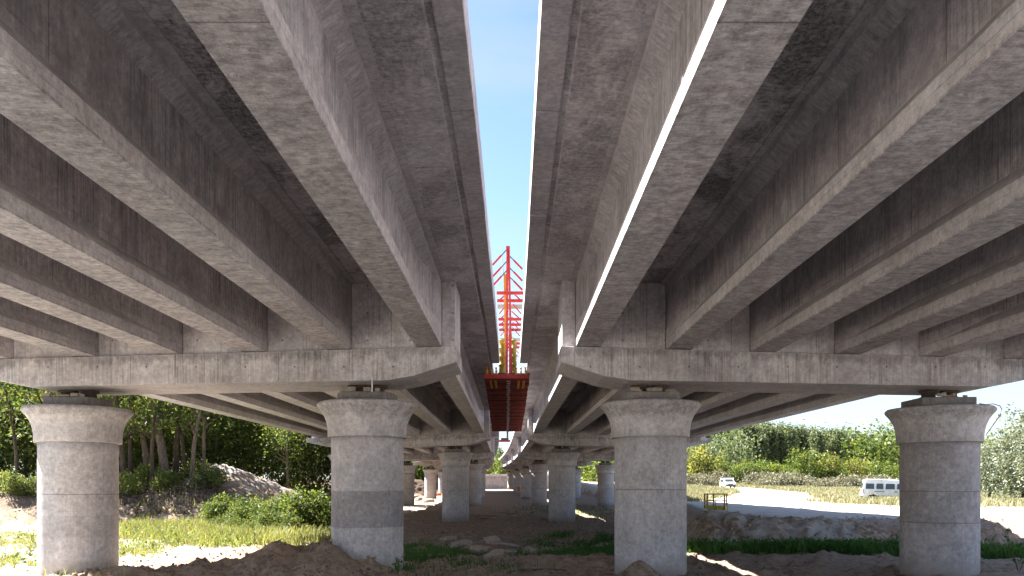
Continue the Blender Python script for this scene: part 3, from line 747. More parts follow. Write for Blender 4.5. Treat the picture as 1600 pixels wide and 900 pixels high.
for sy in (-1, 1):
    m = MB(); m.box(-.02, .06, -.05, .05, .85, 1.3, at=(.05, sy*.93, 0)); m.build('taillight', M['tail'], van, origin=(0, 0, 0))
    m = MB(); m.box(1.2, 2.9, sy*.985-.012, sy*.985+.012, .56, .61); m.build('rubbing_strip', M['trim'], van, origin=(0, 0, 0))
    m = MB(); m.box(1.1, 2.05, sy*.985-.01, sy*.985+.01, 1.0, 1.05); m.build('sliding_rail', M['trim'], van, origin=(0, 0, 0))
    m = MB(); m.box(2.95, 3.25, sy*.985-.02, sy*.985+.02, .98, 1.05); m.build('door_handle', M['trim'], van, origin=(0, 0, 0))
MB().box(-.08, .1, -.97, .97, .42, .62).build('rear_bumper', M['trim'], van, origin=(0, 0, 0), bevel=.02)
MB().box(5.2, 5.36, -.97, .97, .4, .66).build('front_bumper', M['trim'], van, origin=(0, 0, 0), bevel=.02)
for xx in (.95, 4.25):
    for yy in (-.88, .88): wheel(van, xx, yy)
vp = px(1345, 0, 79)
van.location = (vp.x, 79, float(ground_z(vp.x+2, 79))-.02); van.rotation_euler = (0, math.radians(1.0), math.radians(-17))

# small white estate car, driving towards the camera on the sand road
car = empty('estate_car', (0, 0, 0)); tag(car, 'small white car coming down the sandy road towards the bridge', 'car')
prof = [(.0, .4)]+arch(.75, .36)+arch(3.3, .36)+[(4.05, .38), (4.1, .7), (3.95, .86), (3.15, 1.0), (2.5, 1.5), (2.2, 1.62), (.4, 1.62), (.1, 1.45), (.0, .9)]
W = 1.66; VWs = VW; VW = W
car_body(car, prof, W, M['white'], zt=.95)
def sidex(z): return -(W/2)*(1-.12*(z-.95)/.8) if z > .95 else -W/2
for a, b, a2, b2 in ((.35, 1.05, .42, 1.05), (1.15, 1.85, 1.15, 1.85), (1.95, 2.85, 1.95, 2.42)):
    for s_ in (1, -1):
        pane(car, [(a, sidex(1.0)*s_-.012*s_, 1.02), (b, sidex(1.0)*s_-.012*s_, 1.02), (b2, sidex(1.45)*s_-.012*s_, 1.46), (a2, sidex(1.45)*s_-.012*s_, 1.46)], 'window')
pane(car, [(3.12, -.68, 1.04), (3.12, .68, 1.04), (2.56, .6, 1.47), (2.56, -.6, 1.47)], 'windscreen')
for sy in (-1, 1):
    MB().box(3.98, 4.12, sy*.6-.17, sy*.6+.17, .66, .82).build('headlight', M['lamp'], car, origin=(0, 0, 0), bevel=.02)
    MB().box(2.75, 2.95, sy*.95-.09, sy*.95+.09, 1.0, 1.14).build('wing_mirror', M['trim'], car, origin=(0, 0, 0), bevel=.02)
MB().box(4.02, 4.16, -.8, .8, .34, .56).build('front_bumper', M['trim'], car, origin=(0, 0, 0), bevel=.02)
MB().box(4.0, 4.12, -.38, .38, .6, .74).build('grille', M['trim'], car, origin=(0, 0, 0))
for xx in (.75, 3.3):
    for yy in (-.74, .74): wheel(car, xx, yy, .31, .18)
cp = px(1147, 0, 124)
car.location = (cp.x-1.1, 125.5, float(ground_z(cp.x, 124))+.02); car.rotation_euler = (0, 0, math.radians(-92))

# man basket
cg = empty('lifting_cage', (0, 0, 0)); tag(cg, 'yellow rusty steel access basket standing at the edge of the sand road', 'cage')
A, B, H = 1.25, .95, 1.08
for xx in (0, A):
    for yy in (0, B): MB().box(xx-.045, xx+.045, yy-.045, yy+.045, 0, H).build('post', M['cage_rust'], cg, origin=(0, 0, 0))
MB().box(A*.42, A*.42+.08, -.03, .05, .25, H+.04).build('post', M['cage_rust'], cg, origin=(0, 0, 0))
for z_ in (.62, H-.02):
    for a, b in (((0, 0), (A, 0)), ((A, 0), (A, B)), ((A, B), (0, B)), ((0, B), (0, 0))):
        MB().beam((a[0], a[1], z_), (b[0], b[1], z_), .065, .065).build('rail', M['cage_rust'], cg, origin=(0, 0, 0))
for a, b in (((0.04, 0), (A-.04, 0)), ((A, .04), (A, B-.04)), ((A-.04, B), (.04, B)), ((0, B-.04), (0, .04))):
    MB().beam((a[0], a[1], .14), (b[0], b[1], .17), .02, .30).build('toe_board', M['cage_board'], cg, origin=(0, 0, 0))
MB().box(0, A, 0, B, .0, .03).build('floor_plate', M['cage_rust'], cg, origin=(0, 0, 0))
m = MB(); m.tube([(A*.5, .2, .1), (A*.52, .3, .5), (A*.4, .25, .75), (A*.55, .2, .9)], .035, 6); m.build('hose', M['cage_rust'], cg, origin=(0, 0, 0))
q = px(1101, 0, 49.5); cg.location = (q.x, 49.5, float(ground_z(q.x+.6, 49.5))-.03); cg.rotation_euler = (0, 0, math.radians(-24))

# orange barrel by the far pier and orange crate on the left
q = px(810.5, 0, 150); m = MB(); m.lathe([(.3, 0), (.31, .1), (.29, .12), (.29, .4), (.31, .42), (.29, .45), (.29, .75), (.31, .8), (.3, .85)], (0, 0, 0), 20)
o = m.build('barrel', M['orange']); o.location = (q.x, 148, float(ground_z(q.x, 148))+.6); tag(o, 'rust-orange barrel beside the fifth pier right of the gap', 'barrel')
q = gp(686, 777, 2.0); m = MB(); m.box(-.45, .45, -.3, .3, 0, .4); m.box(-.4, .4, -.25, .25, .4, .46)
o = m.build('crate', M['orange'], bevel=.02); o.location = (q.x, q.y, float(ground_z(q.x, q.y))); tag(o, 'small orange crate on sunlit ground by the far left piers', 'crate')

# ------------------------------------------------------------------ debris on the ground
def drop(X, Y, h=2.4):
    q = gp(X, Y, h)
    for _ in range(6): q = gp(X, Y, -float(ground_z(q.x, q.y)))
    return q
def on_ground(o, q, dz=0): o.location = (q.x, q.y, float(ground_z(q.x, q.y))+dz)
PL = [(777, 852, 812, 847, 'upper pale plank lying in the hollow between the second-row piers'), (776, 867, 804, 871, 'lower pale plank lying on brown soil in front of the hollow')]
for X0, Y0, X1, Y1, lb in PL:
    a, b = drop(X0, Y0), drop(X1, Y1); b.y = min(b.y, a.y+1.0); b.x = (X1-807)*b.y/1200
    a.z = float(ground_z(a.x, a.y))+.16; b.z = float(ground_z(b.x, b.y))+.2
    m = MB(); m.beam(a, b, .16, .09); tag(m.build('wooden_plank', M['plank'], origin=a), lb, 'plank', 'loose planks on the ground')
rs = [(700, 848, .5, 'broken concrete slab propped on its side left of the hollow'), (722, 851, .55, 'large flat rubble slab beside the dark hollow'), (708, 858, .32, 'small rubble block in front of the propped slab'),
      (770, 850, .5, 'squarish rubble block at the end of the upper plank'), (748, 868, .42, 'narrow rubble slab tipped towards the hollow'), (774, 873, .4, 'rubble lump under the lower plank'), (826, 862, .35, 'rounded rubble lump at the edge of the green patch')]
def rock(name, mat, s, seed, flat=.5):
    import bmesh
    b = bmesh.new(); bmesh.ops.create_icosphere(b, subdivisions=3, radius=1)
    r_ = random.Random(seed); pl = [(Vector((r_.uniform(-1, 1), r_.uniform(-1, 1), r_.uniform(-1, 1))).normalized(), r_.uniform(.45, .8)) for _ in range(9)]
    for v in b.verts:
        for n_, d_ in pl:
            e = v.co.dot(n_)-d_
            if e > 0: v.co -= n_*e
        v.co *= 1+r_.uniform(-.03, .03)
        v.co.x *= s; v.co.y *= s*.8; v.co.z *= s*flat
    me = bpy.data.meshes.new(name); b.to_mesh(me); b.free(); me.materials.append(mat)
    o = bpy.data.objects.new(name, me); C.objects.link(o); return o
for i, (X, Y, s_, lb) in enumerate(rs):
    rq = random.Random(i+3); nn = rq.choice([5, 6, 7]); an = sorted(rq.uniform(0, 2*PI) for _ in range(nn)); an = [2*PI*k/nn+rq.uniform(-.3, .3) for k in range(nn)]
    rad = [s_*rq.uniform(.7, 1.15) for _ in an]; th = s_*.2; m = MB()
    m.loft([[(math.cos(a)*q_*g_, math.sin(a)*q_*g_*.75, z_+rq.uniform(-.02, .02)) for a, q_ in zip(an, rad)] for z_, g_ in ((-th, .9), (-th*.3, 1.02), (th*.6, 1.0), (th, .88))])
    o = m.build('rubble_block', M['rubble'], origin=(0, 0, 0), bevel=.015); on_ground(o, drop(X, Y), .12); o.rotation_euler = (rq.uniform(.15, .6), rq.uniform(-.4, .4), rq.uniform(-.6, .6))
    tag(o, lb, 'rubble', 'rubble around the hollow')
M['boulder'] = concrete('pale_boulder', (.5, .45, .38), streak=.1, bumps=.8)
for i, (X, Y, s_, w) in enumerate([(648, 757, 1.0, 'leftmost'), (662, 759, .8, 'second'), (652, 764, .7, 'lower left'), (684, 761, .9, 'rightmost')]):
    o = rock('boulder', M['boulder'], s_, 40+i, .6); q = px(X, 0, 112); o.location = (q.x, 112-4*i, float(ground_z(q.x, 112-4*i))+.15); tag(o, f'{w} pale boulder in sunlight behind the far left piers', 'boulder', 'pale boulders behind the left piers')
# scattered pale chips and sticks
vs, fs = [], []
m = MB()
for i in range(190):
    X, Y = random.uniform(640, 1060), random.uniform(795, 896)
    q = drop(X, Y)
    s_ = random.uniform(.012, .04) * (1 + (q.y-20)*.015)
    rz = random.uniform(0, 3)
    m.box(-s_*random.uniform(.6, 1.6), s_, -s_*.6, s_*.6, -s_*.4, s_*.5, rz=rz, at=(q.x, q.y, float(ground_z(q.x, q.y))+s_*.3))
tag(m.build('scattered_chips', M['boulder'], fixn=False), 'scattered pale stone chips on the brown soil between the piers', 'stone chips', kind='stuff')
for i in range(11):
    X, Y = sorted([(742, 809), (765, 806), (790, 804), (750, 811), (778, 803), (758, 807), (830, 803), (735, 806), (1006, 890), (846, 812), (812, 893)])[i]
    q = drop(X, Y); a = random.uniform(-.6, .6); l = random.uniform(.5, 1.3)*(1 if i < 8 else .5)
    m = MB(); d_ = Vector((math.cos(a), math.sin(a), 0))*l; z0 = float(ground_z(q.x, q.y))
    p1 = Vector((q.x, q.y, z0+.04)); p2 = p1+d_; p2.z = float(ground_z(p2.x, p2.y))+.06
    m.tube([p1, p1.lerp(p2, .5)+Vector((0, 0, .03)), p2], [.03, .025, .012], 6)
    tag(m.build('dry_stick', M['palebark'], origin=p1), f'dry pale stick on brown soil, {ordn(i)} from the left', 'stick', 'dry sticks on the soil')

def clods(n, x0, x1, y0, y1, smin, smax, name, mat, label, seed, mask=None):
    r_ = np.random.default_rng(seed); x_ = r_.uniform(x0, x1, n); y_ = y0+(y1-y0)*r_.random(n)**1.5
    if mask is not None:
        k = r_.random(n) < mask(x_, y_); x_, y_ = x_[k], y_[k]; n = len(x_)
    t = (1+5**.5)/2
    iv = np.array([(-1, t, 0), (1, t, 0), (-1, -t, 0), (1, -t, 0), (0, -1, t), (0, 1, t), (0, -1, -t), (0, 1, -t), (t, 0, -1), (t, 0, 1), (-t, 0, -1), (-t, 0, 1)])/1.9
    f_ = np.array([(0, 11, 5), (0, 5, 1), (0, 1, 7), (0, 7, 10), (0, 10, 11), (1, 5, 9), (5, 11, 4), (11, 10, 2), (10, 7, 6), (7, 1, 8), (3, 9, 4), (3, 4, 2), (3, 2, 6), (3, 6, 8), (3, 8, 9), (4, 9, 5), (2, 4, 11), (6, 2, 10), (8, 6, 7), (9, 8, 1)])
    s_ = smin+(smax-smin)*r_.random(n)**3; sc = s_[:, None, None]*r_.uniform(.55, 1.3, (n, 1, 3))
    V = iv[None]*sc*r_.uniform(.75, 1.2, (n, 12, 1)); V[:, :, 0] += x_[:, None]; V[:, :, 1] += y_[:, None]; V[:, :, 2] += (ground_z(x_, y_)+s_*.25)[:, None]
    F_ = (f_[None]+(np.arange(n)*12)[:, None, None]).reshape(-1, 3)
    tag(fast_mesh(name, V.reshape(-1, 3), F_, M[mat], k=3), label, name.replace('_', ' '), kind='stuff')
M['clod'] = simple('soil_clod', (.22, .17, .13), .95, var=.5, sc=1.5)
M['sandclod'] = simple('sand_clod', (.40, .32, .25), .95, var=.3, sc=1.5)
clods(9000, -12, 9, 17, 60, .012, .06, 'soil_clods', 'clod', 'brown clods of soil strewn between the piers', 31, lambda a, b: .15+.85*sst(fbm(a*.8, b*.8, 3), .4, .6))
clods(4500, 5.5, 32, 28.6, 34, .012, .075, 'bank_clods', 'sandclod', 'pale clods and roots on the dug dirt bank on the right', 32)
clods(3500, -22, -7, 22, 50, .012, .06, 'sand_clods', 'sandclod', 'pale clods on the sunlit sand on the left', 33)
clods(1500, -9, -2.5, 17.5, 21.5, .01, .05, 'mound_clods', 'clod', 'dark clods on the soil mound by the dark-banded pier', 34)

# ------------------------------------------------------------------ foliage
def leaves(centers, size, spread=None, nper=1, droop=.2, seed=0, shade=None, aspect=.55, up=.35):
    r_ = np.random.default_rng(seed)
    P = np.repeat(centers, nper, 0)
    if spread is not None: P = P + r_.normal(0, 1, P.shape)*spread
    n = len(P)
    d = r_.normal(0, 1, (n, 3)); d[:, 2] -= droop; d /= np.linalg.norm(d, axis=1)[:, None]
    nr = r_.normal(0, 1, (n, 3)); nr[:, 2] += up; w = np.cross(d, nr); w /= np.linalg.norm(w, axis=1)[:, None]+1e-9
    s_ = size*r_.uniform(.6, 1.35, (n, 1))
    V = np.stack([P, P+d*s_*.5+w*s_*aspect*.5, P+d*s_, P+d*s_*.5-w*s_*aspect*.5], 1).reshape(-1, 3)
    F = np.arange(n*4).reshape(-1, 4)
    sh = np.clip((np.repeat(shade, nper) if shade is not None else .5)+r_.normal(0, .2, n), 0, 1)
    return V, F, sh
def crown(name, parent, mat, n_cl, nper, size, cr_, rad, spread, seed, shape='ellipsoid', zlo=0, loc=None):
    """clumps through the volume of an uneven crown"""
    r_ = np.random.default_rng(seed)
    pts = []
    while len(pts) < n_cl:
        p = r_.uniform(-1, 1, 3); rr = np.linalg.norm(p)
        a = math.atan2(p[1], p[0]); e = .78+.22*math.sin(a*3+seed)+.14*math.sin(a*5+p[2]*6+seed*2)
        if shape == 'poplar': lim = (1-abs(p[2])**2.2)*.9+.08; ok = np.hypot(p[0], p[1]) < lim*e
        elif shape == 'dome': ok = p[2] > -.75 and rr < e+.05
        else: ok = rr < e+.1
        if ok and (rr > .35 or r_.random() < .4): pts.append(p)
    pts = np.array(pts)
    c = pts*np.array(rad)+np.array(cr_)
    sh = np.clip(.5+r_.normal(0, .22, len(c)), 0, 1)
    V, F, s_ = leaves(c, size, np.array(spread), nper, seed=seed+5, shade=sh)
    V[:, 2] = np.maximum(V[:, 2], zlo)
    return fast_mesh(name, V, F, M[mat], parent, attrs=[('shade', 'FACE', s_)])
def trunk(name, parent, mat, h, r0, seed, lean=(0, 0), limbs=5, z0=None, spread=1.5, n=9):
    r_ = random.Random(seed); m = MB(); pts = []
    K = 9; ph = r_.uniform(0, 6)
    for i in range(K):
        t = i/(K-1); pts.append(Vector((lean[0]*t*t+.10*h/8*math.sin(ph+t*5), lean[1]*t*t+.08*math.cos(ph+t*4), -.4+h*t)))
    m.tube(pts, [r0*(1.25 if i == 0 else 1-.75*i/(K-1)) for i in range(K)], n)
    for j in range(limbs):
        t = (z0 or .45)+(1-(z0 or .45))*j/limbs; i = min(K-2, int(t*(K-1))); b = pts[i].lerp(pts[i+1], t*(K-1)-i)
        a = r_.uniform(0, 2*PI); l = spread*r_.uniform(.6, 1.2)
        e = b+Vector((math.cos(a)*l, math.sin(a)*l, l*r_.uniform(.5, 1)))
        m.tube([b, b.lerp(e, .5)+Vector((0, 0, .08*l)), e], [r0*.4*(1-t*.5), r0*.25, r0*.08], 5)
    return m.build(name, M[mat], parent, origin=(0, 0, 0), fixn=False)

def place(root, x_, y_, s_=1, rz=None, dz=0):
    root.location = (x_, y_, float(ground_z(x_, y_, False))+dz); root.scale = (s_, s_, s_)
    root.rotation_euler = (0, 0, random.uniform(0, 6.28) if rz is None else rz)

# --- left forest: dense leafy trees behind, bare-stemmed trees in front
dense = []
for v in range(3):
    r = empty('leafy_tree', (0, 0, 0))
    crown('crown', r, 'leaf_forest', 560, 17, .30, (0, 0, 6.3), (3.3, 3.0, 6.6), (.42, .42, .34), 100+v)
    trunk('trunk', r, 'bark', 11, .2, 60+v, (random.uniform(-1, 1), 0), 6, .2)
    dense.append(r)
spots = []
xx_ = -84.0
while xx_ < -13:
    spots.append((xx_+random.uniform(-.8, .8), 66+random.uniform(-2.5, 3)+(-xx_-13)*.05)); xx_ += 3.7
xx_ = -95
while xx_ < -20:
    spots.append((xx_+random.uniform(-1, 1), 76+random.uniform(-2, 3))); xx_ += 5.2
xx_ = -100
while xx_ < -16:
    spots.append((xx_+random.uniform(-1, 1), 88+random.uniform(-2, 3))); xx_ += 5.0
spots.sort(key=lambda s: s[0]/s[1])
rn = random.Random(5)
used = set()
for i, (a, b) in enumerate(spots):
    v = rn.randrange(3)
    if v not in used: used.add(v); o = dense[v]
    else: o = copy_tree(dense[v])
    place(o, a, b, rn.uniform(.9, 1.3), rn.uniform(0, 6))
    tag(o, f'dense leafy forest tree, {ordn(i)} from the left in the wood', 'tree', 'forest trees on the left')
for v in range(3):
    if v not in used: place(dense[v], -30-v*4, 70); tag(dense[v], 'dense leafy forest tree', 'tree', 'forest trees on the left')
# front trees with visible stems: pixel of the foot, lean in pixels over the visible height, thickness
fr = [(24, 735, -10, .12, 'bark'), (60, 740, 8, .15, 'bark'), (205, 752, 5, .16, 'bark'), (228, 745, -18, .22, 'palebark'), (256, 752, -14, .3, 'palebark'), (277, 748, 8, .2, 'bark'), (288, 738, -4, .13, 'bark'),
      (303, 764, 14, .15, 'palebark'), (318, 728, 10, .12, 'palebark'), (195, 742, -8, .2, 'bark'), (240, 735, 5, .14, 'bark'), (449, 737, 2, .14, 'palebark'), (95, 745, 5, .18, 'bark'), (130, 745, -6, .16, 'bark')]
fr.sort()
lbl = ['slim', 'dark', 'leaning', 'straight']
for i, (X, Y, ln_, th, bk) in enumerate(fr):
    d_ = 53+(i*37 % 7) if X != 449 else 61; q = px(X, 0, d_); r = empty('forest_tree', (0, 0, 0))
    h = 13 if X != 449 else 5.2
    trunk('trunk', r, bk, h, th*1.15, 200+i, (ln_*.09*h/6, 0), 7 if X != 449 else 9, .3 if X != 449 else .45, 2.2 if X != 449 else 1.3)
    if X != 449: crown('crown', r, 'leaf_forest' if i % 3 else 'leaf_green', 150, 14, .28, (ln_*.06, 0, 8.8), (2.6, 2.4, 5.0), (.4, .4, .3), 300+i)
    else: crown('crown', r, 'leaf_green', 90, 15, .2, (0, 0, 4.6), (2.1, 1.7, 1.7), (.28, .28, .2), 300+i)
    place(r, q.x, d_, 1, 0)
    tag(r, ('small pale tree with open crown standing behind the sand heap' if X == 449 else f"{'thick' if th > .19 else 'thin'} {'pale' if bk == 'palebark' else 'dark'} bare-stemmed tree, {ordn(i)} from the left at the wood's edge"), 'tree', 'bare-stemmed trees at the forest edge' if X != 449 else None)
# understorey shrubs at the foot of the wood
def bush_proto(name, mat, n_cl, nper, size, rad, spread, seed, cat=None, stems=4, shape='dome', zc=.62):
    r = empty(name, (0, 0, 0))
    crown('foliage', r, mat, n_cl, nper, size, (0, 0, rad[2]*zc), rad, spread, seed, shape, zlo=-.1)
    m = MB(); rr = random.Random(seed)
    for k in range(stems):
        a = rr.uniform(0, 6.28); e = Vector((math.cos(a)*rad[0]*.5, math.sin(a)*rad[1]*.5, rad[2]*1.1))
        m.tube([(0, 0, -.2), e*.5+Vector((0, 0, .1)), e], [.03*rad[2], .02*rad[2], .008*rad[2]], 5)
    m.build('stem', M['bark'], r, fixn=False, origin=(0, 0, 0)); return r
class Pool:
    def __init__(s, protos): s.p = protos; s.u = set()
    def get(s, v):
        if v not in s.u: s.u.add(v); return s.p[v]
        return copy_tree(s.p[v])
und = Pool([bush_proto('undergrowth_shrub', 'leaf_forest', 150, 18, .19, (1.5, 1.3, 1.3), (.22, .22, .18), 400+v) for v in range(2)])
X = 4; i = 0
while X < 345:
    d_ = rn.uniform(50.5, 57); q = px(X, 0, d_); o = und.get(i % 2); place(o, q.x, d_, rn.uniform(.35, .85), rn.uniform(0, 6))
    tag(o, f'dark undergrowth shrub at the foot of the wood, {ordn(i)} from the left', 'shrub', 'undergrowth shrubs by the wood'); X += rn.uniform(13, 22); i += 1
# bushes in the ditch on the left
lb = Pool([bush_proto('ditch_bush', 'leaf_green', 170, 20, .16, (1.25, 1.1, 1.25), (.19, .19, .16), 500+v) for v in range(3)])
dl = [(333, 45.5, 1.0), (352, 46.5, 1.25), (372, 44, .95), (392, 45, 1.15), (415, 43, 1.0), (440, 43.5, 1.2), (458, 43, 1.35), (478, 42, 1.45), (500, 42, 1.2), (515, 43, 1.1), (345, 41, .6), (368, 39, .6), (392, 37, .55), (424, 40, .8), (447, 39.5, .7)]
ll = ['leftmost bright', 'tall leafy', 'low round', 'broad', 'dark hollow', 'dark middle', 'dense', 'tallest', 'drooping', 'rightmost']
for i, (X, d_, s_) in enumerate(sorted(dl)):
    q = px(X, 0, d_); o = lb.get(i % 3); place(o, q.x, d_, s_*.82, rn.uniform(0, 6), -.1)
    tag(o, f'green bush in the sunny ditch left of the dark-banded pier, {ordn(i)} from the left', 'bush', 'bushes in the ditch on the left')
# brushwood of dead roots along the bank
m = MB(); rr = random.Random(9)
for i in range(420):
    X = rr.uniform(185, 350); d_ = rr.uniform(48.5, 52.5); q = px(X, 0, d_); z0 = float(ground_z(q.x, d_))
    p1 = Vector((q.x, d_, z0)); a = rr.uniform(0, 6.28); l = rr.uniform(.4, 1.2); e = p1+Vector((math.cos(a)*l, math.sin(a)*l*.5, rr.uniform(-.3, .5)))
    m.tube([p1, p1.lerp(e, .5)+Vector((0, 0, rr.uniform(.05, .3))), e], [.03, .02, .008], 4, cap=False)
tag(m.build('dead_brushwood', M['bark'], fixn=False), 'tangle of dead brown brushwood along the bank below the wood', 'brushwood', kind='stuff')

# --- right: poplars, bushes, scrub, silver willows
pp = []
for v in range(3):
    r = empty('poplar_tree', (0, 0, 0)); crown('crown', r, 'leaf_poplar', 300, 16, .62, (0, 0, 8), (2.3, 2.3, 8.2), (.5, .5, .75), 600+v, 'poplar'); trunk('trunk', r, 'palebark', 13, .22, 70+v, (0, 0), 5, .2); pp.append(r)
pool = Pool(pp)
poplars = []
X = 1078
while X < 1412:
    d_ = 208+rn.uniform(-6, 8)
    topy = np.interp(X, [1075, 1120, 1180, 1240, 1300, 1400], [664, 658, 655, 660, 666, 676])+rn.uniform(-3, 3); poplars.append((X, d_, topy)); X += rn.uniform(8.5, 12.5)
X = 1415
while X < 1640:
    poplars.append((X, 215+rn.uniform(-5, 5), 690+rn.uniform(-4, 6))); X += rn.uniform(11, 16)
for i, (X, d_, ty) in enumerate(poplars):
    q = px(X, ty, d_); zb = float(ground_z(q.x, d_, False)); o = pool.get(i % 3); place(o, q.x, d_, (q.z-zb)/16.6, rn.uniform(0, 6))
    tag(o, f'tall green poplar in the far treeline on the right, {ordn(i)} from the left', 'tree', 'poplars in the far treeline')
bp = Pool([bush_proto('roadside_bush', ['leaf_bush', 'leaf_yellow', 'leaf_bush', 'leaf_green', 'leaf_bush'][v], 200, 17, .42, (3.0+.3*v, 2.6, [2.9, 3.6, 2.3, 3.0, 4.0][v]), (.42, .42, .4), 700+v) for v in range(5)])
bl = [(1074, 150, 1.15), (1092, 148, 1.3), (1112, 158, 1.25), (1130, 160, 1.0)]
X = 1150
while X < 1406: bl.append((X, rn.uniform(148, 160), rn.uniform(.6, 1.2))); X += rn.uniform(12, 18)
bl += [(1536, 110, 1.1), (1551, 112, 1.25), (1568, 116, 1.0), (1590, 118, 1.0)]
for i, (X, d_, s_) in enumerate(sorted(bl)):
    q = px(X, 0, d_); o = bp.get(rn.randrange(5) if i > 5 else i % 5); place(o, q.x, d_, s_, rn.uniform(0, 6))
    tag(o, f'yellow-green bush in front of the poplars, {ordn(i)} from the left', 'bush', 'yellow-green bushes across the road')
# big dark bush by the pier and a broad round tree
for X, d_, s_, lb_ in ((1100, 165, 2.0, 'dark green bush left of the white car, partly behind the pier'), (1135, 185, 2.6, 'broad dark tree left of the poplars'), (1372, 165, 2.7, 'broad feathery bright green tree behind the white van')):
    r = bush_proto('broad_tree', 'leaf_poplar' if X < 1300 else 'leaf_green', 220, 17, .3, (3.0, 2.6, 2.9), (.4, .4, .35), int(X)); q = px(X, 0, d_); place(r, q.x, d_, s_, 1.0); tag(r, lb_, 'tree')
sp = Pool([bush_proto('scrub_bush', 'leaf_scrub', 110, 16, .3, (2.2, 1.9, 1.3), (.35, .35, .22), 800+v, stems=3) for v in range(2)])
X = 1076; i = 0
while X < 1600:
    d_ = rn.uniform(120, 138) if X > 1165 else rn.uniform(134, 142)
    if not (1128 < X < 1172 or 1405 < X < 1528):
        q = px(X, 0, d_); o = sp.get(i % 2); place(o, q.x, d_, rn.uniform(.8, 1.35), rn.uniform(0, 6), -.2); tag(o, f'greyish dry scrub bush behind the verge, {ordn(i)} from the left', 'bush', 'dry scrub behind the road'); i += 1
    X += rn.uniform(9, 15)
wl_ = [(1545, 75, .95, 'left silver willow behind the dark stained pier'), (1600, 70, 1.35, 'large silver willow at the right edge'), (1578, 84, 1.1, 'small silver willow between the two larger ones'), (1640, 66, 1.4, 'silver willow cut by the right edge')]
for i, (X, d_, s_, lb_) in enumerate(wl_):
    r = empty('silver_willow', (0, 0, 0)); crown('crown', r, 'leaf_willow', 420, 18, .2, (0, 0, 3.4), (2.0, 1.9, 3.0), (.26, .26, .3), 900+i); trunk('trunk', r, 'bark', 5, .15, 90+i, (0, 0), 7, .2, 1.3)
    q = px(X, 0, d_); place(r, q.x, d_, s_, 1.0*i); tag(r, lb_, 'tree', 'silver willows on the right')
# trees beyond the far abutment and behind the distant piers
fp = Pool([bush_proto('far_bush', 'leaf_bush', 160, 16, .5, (3.2, 2.8, 3.2), (.5, .5, .5), 950+v) for v in range(2)])
for i, (X, d_, s_) in enumerate(sorted([(776, 226, 1.6), (785, 222, 1.3), (795, 232, 1.2), (770, 232, 1.1), (806, 240, 1.0), (640, 175, 1.4), (655, 170, 1.3), (672, 178, 1.3), (690, 172, 1.2), (912, 190, 1.3), (925, 188, 1.5), (938, 180, 1.3), (955, 185, 1.2)])):
    q = px(X, 0, d_); o = fp.get(i % 2); place(o, q.x, d_, s_, rn.uniform(0, 6), 1.2 if 760 < X < 810 else 0)
    w = 'beyond the abutment wall' if 760 < X < 810 else ('seen between the far left piers' if X < 760 else 'seen between the far right piers')
    tag(o, f'yellow-green bush {w}, {ordn(i)} from the left of the distant ones', 'bush', 'distant bushes seen under the bridge')
r = empty('distant_tree', (0, 0, 0)); crown('crown', r, 'leaf_green', 160, 15, .5, (0, 0, 7), (1.8, 1.8, 5), (.5, .5, .6), 990, 'poplar'); trunk('trunk', r, 'bark', 9, .2, 991, (0, 0), 4, .3)
q = px(780, 0, 236); place(r, q.x, 236, 1, 0, .5); tag(r, 'slender green tree at the end of the gap beyond the abutment', 'tree')

# ------------------------------------------------------------------ grass and weeds
def blades(pts, h, w, mat, name, seed, lean=.35, label='', cat='grass'):
    r_ = np.random.default_rng(seed); n = len(pts); hh = h*r_.uniform(.45, 1.25, (n, 1))*(np.ones((n, 1)))
    a = r_.uniform(0, 2*PI, n); wv = np.stack([np.cos(a), np.sin(a), np.zeros(n)], 1)*w*.5
    ld = r_.normal(0, lean, (n, 2)); top = np.concatenate([ld*hh, hh], 1); mid = np.concatenate([ld*hh*.3, hh*.55], 1)
    V = np.stack([pts-wv, pts+wv, pts+mid+wv*.8, pts+mid-wv*.8, pts+top+wv*.12, pts+top-wv*.12], 1).reshape(-1, 3)
    b = np.arange(n)*6; F = np.concatenate([np.stack([b, b+1, b+2, b+3], 1), np.stack([b+3, b+2, b+4, b+5], 1)])
    sh = np.clip(fbm(pts[:, 0]*.8, pts[:, 1]*.8, 3)+r_.normal(0, .18, n), 0, 1); sh = np.concatenate([sh, sh])
    o = fast_mesh(name, V, F, M[mat], attrs=[('shade', 'FACE', sh)]); tag(o, label, cat, kind='stuff'); return o
def scatter(n, x0, x1, y0, y1, mask, seed, pw=1.):
    r_ = np.random.default_rng(seed); x_ = r_.uniform(x0, x1, n); y_ = y0+(y1-y0)*r_.random(n)**pw
    k = r_.random(n) < mask(x_, y_); x_, y_ = x_[k], y_[k]
    return np.stack([x_, y_, ground_z(x_, y_)-.015], 1)
tuft = lambda x_, y_: sst(fbm(x_*.9+8, y_*.9, 4), .45, .62)
pts = scatter(150000, -45, -8, 30, 64, lambda a, b: np.clip(m_left(a, b)*1.1, 0, 1)*(.3+.7*tuft(a, b)), 1)
blades(pts, .55, .045, 'grass_dry', 'meadow_grass', 21, label='tall yellow-green grass along the sunny ditch on the left')
pts = scatter(90000, -26, -8.5, 16, 45, lambda a, b: np.clip(m_corner(a, b)+.08, 0, 1)*tuft(a, b)*np.where((b < 20) | (a < -12), 1, .35), 2)
blades(pts, .28, .02, 'grass_dry', 'sparse_grass', 22, label='sparse yellow-green grass around the pale left pier')
